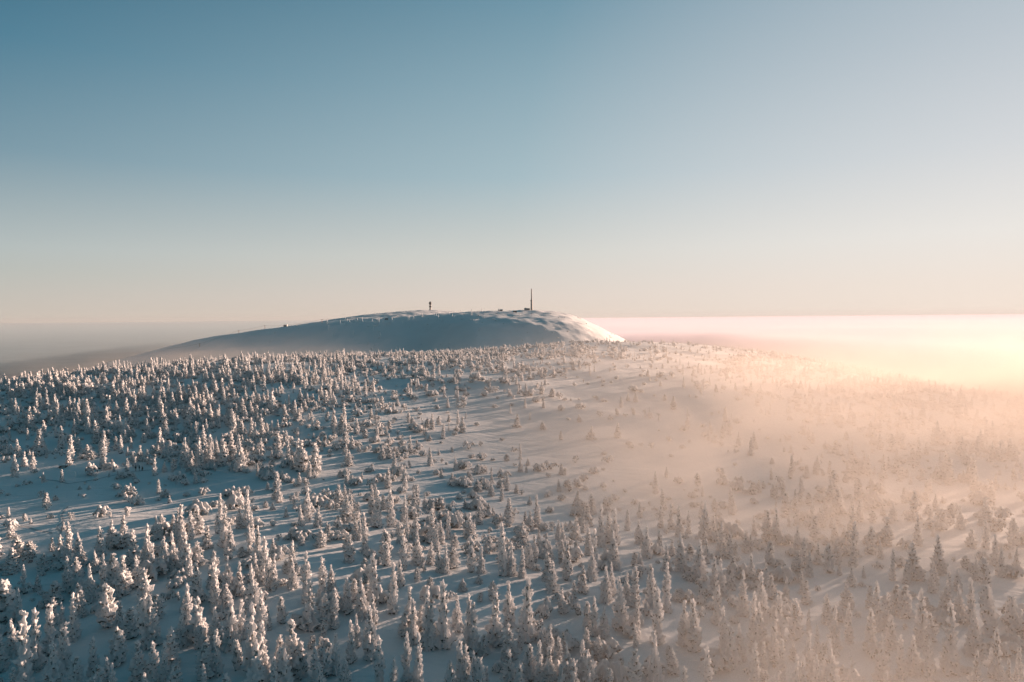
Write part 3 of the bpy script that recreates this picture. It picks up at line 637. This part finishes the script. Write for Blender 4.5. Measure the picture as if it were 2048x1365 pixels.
# ---- all the smaller ones: two masses, instanced by geometry nodes from the same tree shapes
def mass(name, kinds, label, cat):
    sel = [q for q in rest if q['kind'] in kinds]
    protos = [(k_, v_) for k_ in kinds for v_ in range(len(PROTO[k_]))]
    idx = {kv: i for i, kv in enumerate(protos)}
    me = bpy.data.meshes.new(name)
    me.vertices.add(len(sel)); me.vertices.foreach_set('co', np.array([q['p']-np.array([0, 0, .12]) for q in sel], np.float32).ravel())
    a = me.attributes.new('variant', 'INT', 'POINT'); a.data.foreach_set('value', np.array([idx[(q['kind'], q['var'])] for q in sel], np.int32))
    a = me.attributes.new('spin', 'FLOAT_VECTOR', 'POINT'); a.data.foreach_set('vector', np.array([(0, 0, q['rz']) for q in sel], np.float32).ravel())
    a = me.attributes.new('size', 'FLOAT_VECTOR', 'POINT'); a.data.foreach_set('vector', np.array([(q['sxy'], q['sxy'], q['sz']) for q in sel], np.float32).ravel())
    o = link(bpy.data.objects.new(name, me)); tag(o, label, cat, kind='stuff')
    g = bpy.data.node_groups.new(name, 'GeometryNodeTree')
    g.interface.new_socket('Geometry', in_out='INPUT', socket_type='NodeSocketGeometry'); g.interface.new_socket('Geometry', in_out='OUTPUT', socket_type='NodeSocketGeometry')
    gi = g.nodes.new('NodeGroupInput'); go = g.nodes.new('NodeGroupOutput')
    jall = g.nodes.new('GeometryNodeJoinGeometry')
    for kv in reversed(protos):
        if kv not in made:      # a shape none of the individuals uses
            raise RuntimeError('shape unused %s' % (kv,))
        j = g.nodes.new('GeometryNodeJoinGeometry')
        for c in made[kv][:2]:
            oi = g.nodes.new('GeometryNodeObjectInfo'); oi.transform_space = 'ORIGINAL'; oi.inputs['Object'].default_value = c
            g.links.new(oi.outputs['Geometry'], j.inputs[0])
        ti = g.nodes.new('GeometryNodeGeometryToInstance'); g.links.new(j.outputs[0], ti.inputs[0]); g.links.new(ti.outputs[0], jall.inputs[0])
    ip = g.nodes.new('GeometryNodeInstanceOnPoints'); ip.inputs['Pick Instance'].default_value = True
    g.links.new(gi.outputs[0], ip.inputs['Points']); g.links.new(jall.outputs[0], ip.inputs['Instance'])
    for nm, ty, so_ in (('variant', 'INT', 'Instance Index'), ('spin', 'FLOAT_VECTOR', 'Rotation'), ('size', 'FLOAT_VECTOR', 'Scale')):
        at = g.nodes.new('GeometryNodeInputNamedAttribute'); at.data_type = ty; at.inputs['Name'].default_value = nm
        g.links.new(at.outputs['Attribute'], ip.inputs[so_])
    g.links.new(ip.outputs[0], go.inputs[0])
    md = o.modifiers.new('trees', 'NODES'); md.node_group = g
    return o
mass('distant_snowy_forest', 'schtm', 'pale mass of small snow crusted spruces covering the slope up to the ridge', 'forest')
mass('snowy_undergrowth', 'b', 'snow buried low bushes between the spruces across the slope', 'undergrowth')

# ------------------------------------------------------------------ things on the far fell
def on(px, D, sink=.3):
    x = at_depth(px, 640, D)[0]; return Vector((x, D, float(height(x, D)) - sink))
def ztop(px, py, D): return at_depth(px, py, D)[2]
def dropped(px, py, sink=.1):
    p = hit([px], [py])[0]
    return Vector(p) - Vector((0, 0, sink)) if np.isfinite(p).all() else None
# transmission mast
b = on(1063.5, D1); Hm = ztop(1063.5, 577, D1) - b.z
mast = tag(empty('transmission_mast', b), 'tall tapering transmission mast on the summit of the far fell', 'mast')
bm = bmesh.new(); cone(bm, (0, 0, -2), (0, 0, Hm*.42), 3.2, 2.5, 16); bm_obj('concrete_base', bm, M_CONC, mast)
bm = bmesh.new(); cone(bm, (0, 0, Hm*.42), (0, 0, Hm*.52), 2.4, 1.7, 14); cone(bm, (0, 0, Hm*.52), (0, 0, Hm*.97), 1.65, 1.25, 12)
for k in range(5): cone(bm, (0, 0, Hm*(.55+.085*k)), (0, 0, Hm*(.55+.085*k)+.5), 1.9, 1.9, 12)
bm_obj('steel_shaft', bm, M_CONC, mast)
bm = bmesh.new(); cone(bm, (0, 0, Hm*.97), (0, 0, Hm), .35, .15, 8); bm_obj('antenna', bm, M_DARK, mast)
bm = bmesh.new(); cone(bm, (0, 0, Hm*.42), (0, 0, Hm*.42+1.0), 2.9, 2.9, 16); box(bm, (-2.6, 0, Hm*.42+1.2), (1.6, 1.6, 2.2)); bm_obj('platform', bm, M_DARK, mast)
bm = bmesh.new(); [ball(bm, (-1.6, -1.4, Hm*f), (.9, .5, .9), 2) for f in (.60, .72)]; bm_obj('dish', bm, M_WHITE, mast)
# low building beside it
b = on(1055, D1-6); st = tag(empty('station_building', b), 'low flat roofed building at the foot of the transmission mast', 'building')
bm = bmesh.new(); box(bm, (-1.2, 0, 2.4), (14.5, 8, 5.4)); bm_obj('wall', bm, M_CONC, st)
bm = bmesh.new(); box(bm, (-1.2, 0, 5.35), (15.6, 9, .5)); box(bm, (-4.5, 0, 6.2), (4, 5, 1.2)); bm_obj('roof', bm, M_WHITE, st)
for k in range(4):
    bm = bmesh.new(); box(bm, (-6.8+3.6*k, -4.02, 3), (2.1, .12, 1.8)); bm_obj('window', bm, M_GLASS, st)
bm = bmesh.new(); box(bm, (5, -4.02, 1.6), (1.3, .12, 2.4)); bm_obj('door', bm, M_DARK, st)
# weather radar on the farther summit
b = on(861, D2); Hr = ztop(861, 603.5, D2) - b.z
rd = tag(empty('radar_tower', b), 'radar tower with a dark ball dome on the farther summit', 'radar tower')
bm = bmesh.new(); cone(bm, (0, 0, -3), (0, 0, Hr*.22), 4.4, 3.5, 16); cone(bm, (0, 0, Hr*.22), (0, 0, Hr*.72), 3.5, 3.2, 16); bm_obj('tower', bm, M_CONC, rd)
bm = bmesh.new(); cone(bm, (0, 0, Hr*.30), (0, 0, Hr*.40), 3.4, 5.0, 16); cone(bm, (0, 0, Hr*.40), (0, 0, Hr*.47), 5.0, 4.2, 16); bm_obj('gallery', bm, M_DARK, rd)
bm = bmesh.new(); cone(bm, (0, 0, Hr*.60), (0, 0, Hr*.68), 3.4, 4.2, 16); bm_obj('collar', bm, M_DARK, rd)
bm = bmesh.new(); ball(bm, (0, 0, Hr*.80), (5.3, 5.3, Hr*.20), 3); bm_obj('radome', bm, plain_mat('radome_shell', (.12, .11, .10)), rd, True)
# ski lift: towers, cable, stations
TW = [(398, 697, 688), (477, 668.5, 661.5), (529.5, 660, 651.5), (644, 646, 639.5)]
tops = []
LT = ['lowest, leftmost lift tower, fading in mist on the left shoulder of the far fell', 'second lift tower from the left on the skyline of the far fell',
      'lift tower just left of the small stilted station', 'reddish lift tower right of the dark slanted shelter']
first = None
for i, (px, by, ty) in enumerate(TW):
    b = on(px, D1, 1.0); hh = ztop(px, ty, D1) - b.z
    t_ = tag(empty('lift_tower', b, .3), LT[i], 'lift tower', 'ski lift towers')
    m_ = M_RED if i == 3 else M_DARK
    bm = bmesh.new(); cone(bm, (0, 0, -1), (0, 0, hh), .75, .5, 10); bm_obj('post', bm, m_, t_)
    bm = bmesh.new(); box(bm, (0, 0, hh), (4.2, .7, .6), bev=.08); bm_obj('crossarm', bm, m_, t_)
    for sx in (-1, 1):
        bm = bmesh.new(); box(bm, (1.9*sx, 0, hh+.35), (.5, 2.2, .4)); bm_obj('sheave', bm, M_DARK, t_)
    tops.append(b + Vector((0, 0, hh+.5)))
# small stilted station
b = on(571, D1, .5); b.z = ztop(571, 656, D1)
hs = tag(empty('lift_station', b), 'small stilted lift station with pale roof on the fell skyline', 'lift station')
bm = bmesh.new(); box(bm, (0, 0, 5.2), (9.4, 7, 4.2), bev=.2); bm_obj('cabin', bm, M_CONC, hs)
bm = bmesh.new(); box(bm, (0, 0, 7.7), (10.2, 8, .8), bev=.15); bm_obj('roof', bm, M_WHITE, hs)
for sx in (-1, 1):
    for sy in (-1, 1):
        bm = bmesh.new(); box(bm, (3.4*sx, 2.4*sy, .6), (1.1, 1.1, 5.0)); bm_obj('leg', bm, M_DARK, hs)
bm = bmesh.new(); box(bm, (0, -3.56, 5.3), (5, .12, 1.4)); bm_obj('window', bm, M_GLASS, hs)
tops.insert(3, b + Vector((0, 0, 7)))
# dark slanted shelter
b = on(617, D1, .5); b.z = ztop(617, 654, D1)
sh = tag(empty('lift_shelter', b), 'dark slanted shelter just below the skyline between two lift towers', 'shelter')
bm = bmesh.new()
vs = [bm.verts.new(v) for v in ((-6.5,-3,0),(3.5,-3,0),(6.5,-3,5.8),(1.5,-3,5.4),(-2.5,-3,2.6),(-6.5,3,0),(3.5,3,0),(6.5,3,5.8),(1.5,3,5.4),(-2.5,3,2.6))]
bm.faces.new(vs[:5]); bm.faces.new(vs[:4:-1])
for k in range(5): bm.faces.new((vs[k], vs[5+k], vs[5+(k+1) % 5], vs[(k+1) % 5]))
bmesh.ops.recalc_face_normals(bm, faces=bm.faces); bm_obj('body', bm, M_DARK, sh)
bm = bmesh.new(); box(bm, (4.1, 0, 6.0), (5.6, 6.6, .5)); bm_obj('roof', bm, M_WHITE, sh)
# cable
bm = bmesh.new()
seq = [on(330, D1) + Vector((0, 0, 6))] + tops + [on(720, D1) + Vector((0, 0, 5))]
for p, q in zip(seq[:-1], seq[1:]):
    prev = None
    for k in range(9):
        u = k/8; c = p.lerp(q, u) - Vector((0, 0, 2.0*4*u*(1-u)))
        if prev is not None: cone(bm, prev, c, .16, .16, 6)
        prev = c
cb = bm_obj('lift_cable', bm, M_DARK); tag(cb, 'thin ski lift cable sagging from tower to tower along the fell skyline', 'cable')
# floodlight poles standing white with rime on the shaded face
PL = [(207,222,183),(258,170,148),(280,195,168),(305,212,185),(383,188,158),(433,195,150),(537,200,168),(605,218,165),(545,285,235),(90,280,235),(740,200,158),(845,208,178),(910,183,135),(958,170,138),(1047,148,105),(1167,138,108),(1190,138,113),(1212,170,118),(1320,125,92),(1355,145,122),(1442,100,75),(1553,130,75),(1655,95,58),(1833,95,62),(75,205,170),(137,350,318),(345,330,300),(620,345,325)]
PL = sorted(PL)
proto = None
FZ = 5.12
for i, (x, yb, yt) in enumerate(PL):
    px, pb, pt = 640+x/FZ, 605+yb/FZ, 605+yt/FZ
    p = dropped(px, pb)
    if p is None or p.y < 900: p = on(px, D1-15)
    hh = max(7, (pb-pt)*p.y/F)
    if proto is None:
        root = empty('slope_light_pole', p); proto = root
        bm = bmesh.new(); cone(bm, (0, 0, -.1), (0, 0, 1), .75, .6, 8); kp = [bm_obj('post', bm, M_WHITE, root)]
        bm = bmesh.new(); box(bm, (.7, 0, .985), (1.8, .7, .05)); kp.append(bm_obj('lamp_head', bm, M_WHITE, root))
    else:
        root = proto.copy(); COL.objects.link(root); root.location = p
        for c in kp: d = c.copy(); COL.objects.link(d); d.parent = root
    root.scale = (1, 1, hh)
    if i == 0: lab = 'leftmost rime whitened pole on the shaded face of the far fell'
    elif i == len(PL)-1: lab = 'rightmost rime whitened pole on the far fell, nearest the mast'
    else:
        NUM = 'zero one two three four five six seven eight nine ten eleven twelve thirteen fourteen fifteen sixteen seventeen eighteen nineteen twenty'.split()
        j = len(PL)-1-i
        lab = f"rime whitened pole on the far fell with {NUM[i]} poles to its left" if i <= len(PL)//2 else f"rime whitened pole on the far fell with {NUM[j]} poles to its right"
    tag(root, lab, 'pole', 'rime whitened poles on the far fell')
# snow fences
FN = [(345,197,30,'brightest, topmost and leftmost'), (275,245,52,'low'), (575,243,62,'middle'), (700,226,62,'rightmost')]
for x, y, wd_, wrd in FN:
    p = dropped(640+x/FZ, 605+y/FZ)
    if p is None: continue
    L = wd_/FZ*p.y/F
    fe = tag(empty('snow_fence', p), {'brightest, topmost and leftmost': 'short bright white snow fence high on the shaded fell face', 'low': 'long faint snow fence below the short bright one on the fell', 'middle': 'second snow fence from the right on the shaded fell face', 'rightmost': 'rightmost snow fence on the shaded fell face'}[wrd], 'snow fence', 'snow fences on the far fell')
    bm = bmesh.new()
    for k in range(4): box(bm, (0, 0, .5+.5*k), (L, .12, .34))
    bm_obj('slat_panel', bm, M_WHITE, fe)
    for k in range(max(2, int(L/3.5))+1):
        bm = bmesh.new(); box(bm, (-L/2 + L*k/max(2, int(L/3.5)), .12, .9), (.22, .12, 2.4)); bm_obj('post', bm, M_WOOD, fe)
# two small huts on the skyline
for px, D, wd_, hh, lab in ((773, D1-60, 8, 3, 'small dark hut at the upper rim of the shaded face, below the radar'), (1001, D1, 11, 3, 'low dark hut on the skyline left of the transmission mast'), (1030, D1-70, 8, 4, 'snow plastered hut at the sunlit edge below the mast')):
    p = on(px, D)
    hu = tag(empty('hut', p, .2), lab, 'hut', 'small huts on the far fell')
    bm = bmesh.new(); box(bm, (0, 0, hh/2), (wd_, 5, hh)); bm_obj('wall', bm, M_WOOD, hu)
    bm = bmesh.new()
    a_ = [bm.verts.new(v) for v in ((-wd_/2-.5,-3,hh),(wd_/2+.5,-3,hh),(wd_/2+.5,0,hh+1.6),(-wd_/2-.5,0,hh+1.6),(-wd_/2-.5,3,hh),(wd_/2+.5,3,hh))]
    for f in ((0,1,2,3),(3,2,5,4),(0,4,5,1),(0,3,4),(1,5,2)): bm.faces.new([a_[k] for k in f])
    bmesh.ops.recalc_face_normals(bm, faces=bm.faces); bm_obj('roof', bm, M_WHITE, hu)
    bm = bmesh.new(); box(bm, (wd_*.2, -2.53, 1.1), (1, .1, 2.0)); bm_obj('door', bm, M_DARK, hu)

# ------------------------------------------------------------------ people, the table and the sign on the near slope
def person(px, py, face, pose, label, group=None, hscale=1.0, coat=M_CLOTH):
    p = dropped(px, py, .03)
    if p is None: return
    root = tag(empty('person', p, face), label, 'person', group); root.scale = (hscale,)*3
    st_ = pose == 'stride'; sit = pose == 'crouch'
    hipz = .62 if sit else .92
    sw = .22 if st_ else .03
    J = [((0, 0, hipz), .135), ((0, 0, hipz+.22), .125), ((0, .02 if not sit else .10, hipz+.45), .15), ((0, .02 if not sit else .14, hipz+.58), .06), ((0, .03 if not sit else .17, hipz+.67), .095), ((0, .03 if not sit else .18, hipz+.79), .085)]
    E = [(0, 1), (1, 2), (2, 3), (3, 4), (4, 5)]
    def add(par, *q):
        for c in q: J.append(c); E.append((par, len(J)-1)); par = len(J)-1
    for sx in (-1, 1):
        kf = .30 if sit else .05 + sw*(.5 if sx > 0 else -.3)
        add(0, ((.10*sx, 0, hipz-.04), .10), ((.11*sx, kf, hipz*.53), .07), ((.11*sx, sw*sx - (.05 if sit else 0), .09), .05), ((.11*sx, sw*sx+.16, .04), .045))
        add(2, ((.19*sx, 0, hipz+.47), .07), ((.25*sx, .02+.12*sx*(1 if st_ else 0), hipz+.20), .05), ((.24*sx, .16, hipz-.02), .04), ((.24*sx, .21, hipz-.09), .035))
    me = bpy.data.meshes.new('body'); me.from_pydata([j[0] for j in J], E, [])
    o = bpy.data.objects.new('body', me); COL.objects.link(o)
    o.modifiers.new('s', 'SKIN')
    for v, j in zip(me.skin_vertices[0].data, J): v.radius = (j[1], j[1])
    me.skin_vertices[0].data[0].use_root = True
    o.modifiers.new('d', 'SUBSURF').levels = 1
    me2 = bpy.data.meshes.new_from_object(o.evaluated_get(bpy.context.evaluated_depsgraph_get())); bpy.data.objects.remove(o)
    me2.materials.clear(); me2.materials.append(coat); me2.materials.append(M_SKIN)
    hz_ = hipz+.62
    for f in me2.polygons:
        if f.center.z > hz_: f.material_index = 1
    mesh_obj('body', me2, None, root)
    hy = J[5][0][1]
    bm = bmesh.new(); ball(bm, (0, hy-.01, hipz+.83), (.115, .125, .10), 2); cone(bm, (0, hy, hipz+.76), (0, hy, hipz+.82), .125, .12, 12); bm_obj('hat', bm, coat, root, True)
    bm = bmesh.new(); cone(bm, (0, .02, hipz-.16), (0, .02, hipz+.25), .22, .18, 14); cone(bm, (0, .02, hipz+.25), (0, .04, hipz+.50), .18, .19, 14); bm_obj('jacket', bm, coat, root, True)
    return root
G3 = 'people standing in the clearing'
person(272, 941.7, 2.2, 'stand', 'person in dark clothes standing leftmost of the three in the clearing', G3, 1.0)
person(278.7, 941.2, -1.5, 'stand', 'person in dark clothes standing in the middle of the three in the clearing', G3, .98)
person(285.3, 942, 1.2, 'crouch', 'person in dark clothes bending low, rightmost of the three in the clearing', G3, 1.05)
person(1166.8, 765.5, -2.4, 'stride', 'lone person in dark clothes walking across the open snowfield right of centre', None, 1.15)
person(755.5, 738.5, 1.0, 'crouch', 'dark clad person crouching among small spruces near the far crest', None, 1.3)
# snow capped picnic table
p = dropped(126.5, 935.8)
tb_ = tag(empty('picnic_table', p, .15), 'dark wooden picnic table capped with snow at the left edge of the clearing', 'table')
bm = bmesh.new(); box(bm, (0, 0, .82), (2.6, .95, .10), bev=.02); bm_obj('tabletop', bm, M_WOOD, tb_)
bm = bmesh.new(); box(bm, (0, 0, 1.02), (2.7, 1.05, .30), bev=.12); bm_obj('snow_cap', bm, M_GROUND, tb_)
for sy in (-1, 1):
    bm = bmesh.new(); box(bm, (0, .85*sy, .46), (2.6, .34, .10), bev=.02); bm_obj('bench', bm, M_WOOD, tb_)
for sx in (-1, 1):
    bm = bmesh.new(); box(bm, (.95*sx, 0, .40), (.16, 1.9, .12)); box(bm, (.95*sx, .35, .38), (.14, .14, .84)); box(bm, (.95*sx, -.35, .38), (.14, .14, .84)); bm_obj('leg', bm, M_WOOD, tb_)
# trail sign
p = dropped(152, 953.5)
sg = tag(empty('trail_sign', p, .4), 'rime white trail sign post with a small board in the clearing', 'sign')
bm = bmesh.new(); cone(bm, (0, 0, -.3), (0, 0, 1.9), .09, .08, 8); bm_obj('post', bm, M_WHITE, sg)
bm = bmesh.new(); box(bm, (-.35, 0, 1.72), (.95, .09, .24), bev=.02); bm_obj('board', bm, M_WHITE, sg)
# ski and walking tracks pressed into the clearing
def track(name, pxs, wdt):
    q = hit([a for a, _ in pxs], [b for _, b in pxs])
    P2 = []
    for a, b in zip(q[:-1], q[1:]):
        for u in np.linspace(0, 1, 14, endpoint=False): P2.append(a*(1-u)+b*u)
    P2 = np.array(P2); P2[:, 0] += .5*np.sin(np.arange(len(P2))*.35); P2[:, 2] = 0
    bm = bmesh.new(); prev = None
    for k in range(len(P2)-1):
        d = P2[k+1]-P2[k]; nn = np.array([-d[1], d[0], 0]); nn /= np.linalg.norm(nn)+1e-9
        pair = []
        for sd in (-1, 1):
            v = P2[k] + nn*sd*wdt/2; pair.append(bm.verts.new((v[0], v[1], float(height(v[0], v[1]))+.07)))
        if prev: bm.faces.new((prev[0], prev[1], pair[1], pair[0]))
        prev = pair
    tag(bm_obj(name, bm, M_TRACK), kind='structure')
M_TRACK = plain_mat('trodden_snow', (.46, .48, .50))
track('ski_track', [(40,1053),(75,1060),(108,1069)], .5)
track('ski_track', [(118,1070),(118,1055),(126,1035),(133,1010)], .45)
track('ski_track', [(196,1018),(212,1026),(226,1038)], .35)
track('path', [(88,960),(140,968),(200,958),(262,944),(330,938)], .6)

# ------------------------------------------------------------------ air: thin haze everywhere, and the fog that lies on the right of the ridge and in the lowland
def volume_mat(name, dens, col, g):
    def b(t, out):
        v = N(t, 'ShaderNodeVolumePrincipled')
        v.inputs['Density'].default_value = dens; v.inputs['Color'].default_value = (*col, 1); v.inputs['Anisotropy'].default_value = g
        v.inputs['Density Attribute'].default_value = ''; v.inputs['Temperature Attribute'].default_value = ''
        t.links.new(v.outputs[0], out.inputs['Volume'])
    return mat(name, b)
bm = bmesh.new(); box(bm, (0, 0, (98-640)/2), (60000, 60000, 98+640))
haze = bm_obj('haze', bm, volume_mat('haze_air', HAZE_D, (.46, .50, .54), .1)); tag(haze, kind='stuff')
fx = np.unique(np.concatenate([np.arange(-400, 900, 14.0), -400 - np.cumsum(np.geomspace(15, 5000, 50)), 900 + np.cumsum(np.geomspace(15, 5000, 50))]))
fy = np.unique(np.concatenate([np.arange(20, 700, 14.0), np.arange(700, 3000, 60.0), 20 - np.cumsum(np.geomspace(15, 1200, 20)), 3000 + np.cumsum(np.geomspace(60, 5600, 42))]))
fx = fx[abs(fx) < 52000]; fy = fy[(fy < 52000) & (fy > -6000)]
FX, FY = np.meshgrid(fx, fy)
def near_top(x, y):
    g = height(x, y); a = x/np.maximum(y, 40.0)
    rgt = lerp_s(-.02, .58, a)
    wv = .5 + .5*np.sin(.021*x + 1.9*np.sin(.009*y+.6))*np.sin(.017*y + 1.5*np.sin(.012*x))
    wv2 = .5 + .5*np.sin(.05*x+.8*np.sin(.04*y))*np.sin(.047*y+1.2*np.sin(.03*x+2))
    wv3 = .5 + .5*np.sin(.085*x+.05*y+1.4*np.sin(.06*y))*np.sin(.09*y-.03*x)
    th = rgt*(5 + 11*wv + 6*wv2 + 4*wv3)*(1 - .75*lerp_s(370, 470, y))
    th = th + lerp_s(-.3, .2, a)*lerp_s(190, 300, y)*(2 + 8*wv*wv2 + 4*wv3)*(1 - .8*lerp_s(390, 470, y))
    # a tongue of mist in the saddle before the fell
    th = th + lerp_s(560, 700, y)*(1-lerp_s(1250, 1500, y))*(1.5 + 3*wv)*lerp_s(-700, -350, x)
    out_ = (1-lerp_s(1500, 1650, y))*lerp_s(-820, -700, x)
    top = np.where(th*out_ > .5, g + th*out_ - 3*np.exp(-th*out_/2), g - 6)
    return np.minimum(top, np.maximum(-9, g-6))
def sea_top(x, y):
    r_ = np.maximum(lerp_s(420, 800, x)*lerp_s(250, 800, y), lerp_s(1900, 2700, y)*lerp_s(-.30, .06, x/np.maximum(y, 1)))
    sea = -230 + 172*r_
    return sea + 4*np.sin(.0021*x+.8)*np.sin(.0017*y) + 1.5*np.sin(.013*x+.5*np.sin(.01*y))*np.sin(.009*y+.4)
def fog_body(name, topf, m):
    TOPZ = topf(FX, FY); nx, ny = len(fx), len(fy)
    Vt = np.stack([FX, FY, TOPZ], -1).reshape(-1, 3); Vb = Vt.copy(); Vb[:, 2] = -420
    ii = (np.arange(ny-1)[:, None]*nx + np.arange(nx-1)[None]).ravel()
    q_top = np.stack([ii, ii+1, ii+nx+1, ii+nx], -1); q_bot = q_top[:, ::-1] + nx*ny
    def wall(idx, flip):
        a_, b_ = idx[:-1], idx[1:]; q = np.stack([a_, b_, b_+nx*ny, a_+nx*ny], -1); return q[:, ::-1] if flip else q
    wl = [wall(np.arange(nx), True), wall(np.arange(nx)+(ny-1)*nx, False), wall(np.arange(ny)*nx, False), wall(np.arange(ny)*nx+nx-1, True)]
    o = mesh_obj(name, np_mesh(name, np.concatenate([Vt, Vb]), np.concatenate([q_top, q_bot]+wl)), m); tag(o, kind='stuff'); return o
def drift(t, out):
    # ground fog: thickest low down, thinning upwards and to the left, torn by a slow noise
    tc = N(t, 'ShaderNodeTexCoord'); sp = N(t, 'ShaderNodeSeparateXYZ'); t.links.new(tc.outputs['Object'], sp.inputs[0])
    def m(op, a, b=None, c=None):
        n_ = N(t, 'ShaderNodeMath', operation=op)
        for i_, v_ in enumerate((a, b, c)):
            if v_ is None: continue
            if isinstance(v_, (int, float)): n_.inputs[i_].default_value = v_
            else: t.links.new(v_, n_.inputs[i_])
        return n_.outputs[0]
    X_, Y_, Z_ = sp.outputs
    hgt = m('MINIMUM', m('EXPONENT', m('MULTIPLY_ADD', Z_, -1/FOG_H, -50/FOG_H)), 1.6)
    a_ = m('DIVIDE', X_, m('MAXIMUM', Y_, 60.0))
    lat = N(t, 'ShaderNodeMapRange', interpolation_type='SMOOTHSTEP', n_From_Min=-.08, n_From_Max=.62); t.links.new(a_, lat.inputs['Value'])
    far_ = N(t, 'ShaderNodeMapRange', interpolation_type='SMOOTHSTEP', n_From_Min=170.0, n_From_Max=300.0, n_To_Max=.24); t.links.new(Y_, far_.inputs['Value'])
    lf = N(t, 'ShaderNodeMapRange', interpolation_type='SMOOTHSTEP', n_From_Min=-.22, n_From_Max=.15); t.links.new(a_, lf.inputs['Value'])
    L_ = m('ADD', m('MULTIPLY', lat.outputs[0], .95), m('MULTIPLY', far_.outputs[0], lf.outputs[0]))
    mp = N(t, 'ShaderNodeMapping'); mp.inputs['Scale'].default_value = (.010, .016, .03); t.links.new(tc.outputs['Object'], mp.inputs['Vector'])
    no = N(t, 'ShaderNodeTexNoise', n_Scale=1.0, n_Detail=3.0, n_Roughness=.55, n_Distortion=.8); t.links.new(mp.outputs[0], no.inputs['Vector'])
    nz = N(t, 'ShaderNodeMapRange', n_From_Min=.36, n_From_Max=.66, n_To_Min=.12, n_To_Max=1.9); t.links.new(no.outputs['Fac'], nz.inputs['Value'])
    fy_ = N(t, 'ShaderNodeMapRange', interpolation_type='SMOOTHSTEP', n_From_Min=420.0, n_From_Max=600.0, n_To_Min=1.0, n_To_Max=.015); t.links.new(Y_, fy_.inputs['Value'])
    L_ = m('MULTIPLY', L_, fy_.outputs[0])
    sd_ = N(t, 'ShaderNodeMapRange', interpolation_type='SMOOTHSTEP', n_From_Min=620.0, n_From_Max=760.0, n_To_Max=.03); t.links.new(Y_, sd_.inputs['Value'])
    sl_ = N(t, 'ShaderNodeMapRange', interpolation_type='SMOOTHSTEP', n_From_Min=-.12, n_From_Max=-.34); t.links.new(a_, sl_.inputs['Value'])
    L_ = m('ADD', L_, m('MULTIPLY', sd_.outputs[0], sl_.outputs[0]))
    ny_ = N(t, 'ShaderNodeMapRange', interpolation_type='SMOOTHSTEP', n_From_Min=85.0, n_From_Max=240.0, n_To_Min=.78, n_To_Max=1.05); t.links.new(Y_, ny_.inputs['Value'])
    L_ = m('MULTIPLY', L_, ny_.outputs[0])
    d_ = m('MULTIPLY', m('MULTIPLY', hgt, L_), m('MULTIPLY', nz.outputs[0], FOG_D))
    v = N(t, 'ShaderNodeVolumePrincipled'); v.inputs['Color'].default_value = (.86, .785, .715, 1); v.inputs['Anisotropy'].default_value = FOG_G
    v.inputs['Density Attribute'].default_value = ''
    t.links.new(d_, v.inputs['Density']); t.links.new(v.outputs[0], out.inputs['Volume'])
FOG_D, FOG_H, FOG_G = .0155, 12.5, .16
bm = bmesh.new(); box(bm, (575, 660, (-3-170)/2), (2350, 1250, 167))
tag(bm_obj('drifting_fog', bm, mat('drifting_fog', drift)), kind='stuff')
bm = bmesh.new(); box(bm, (-22700, 26000, (-68-560)/2), (45000, 52000, 492))
tag(bm_obj('valley_mist', bm, volume_mat('valley_mist', .00034, (.38, .48, .54), .1)), kind='stuff')
fog_body('lowland_fog', sea_top, volume_mat('lowland_fog', .0035, (.70, .68, .78), .12))
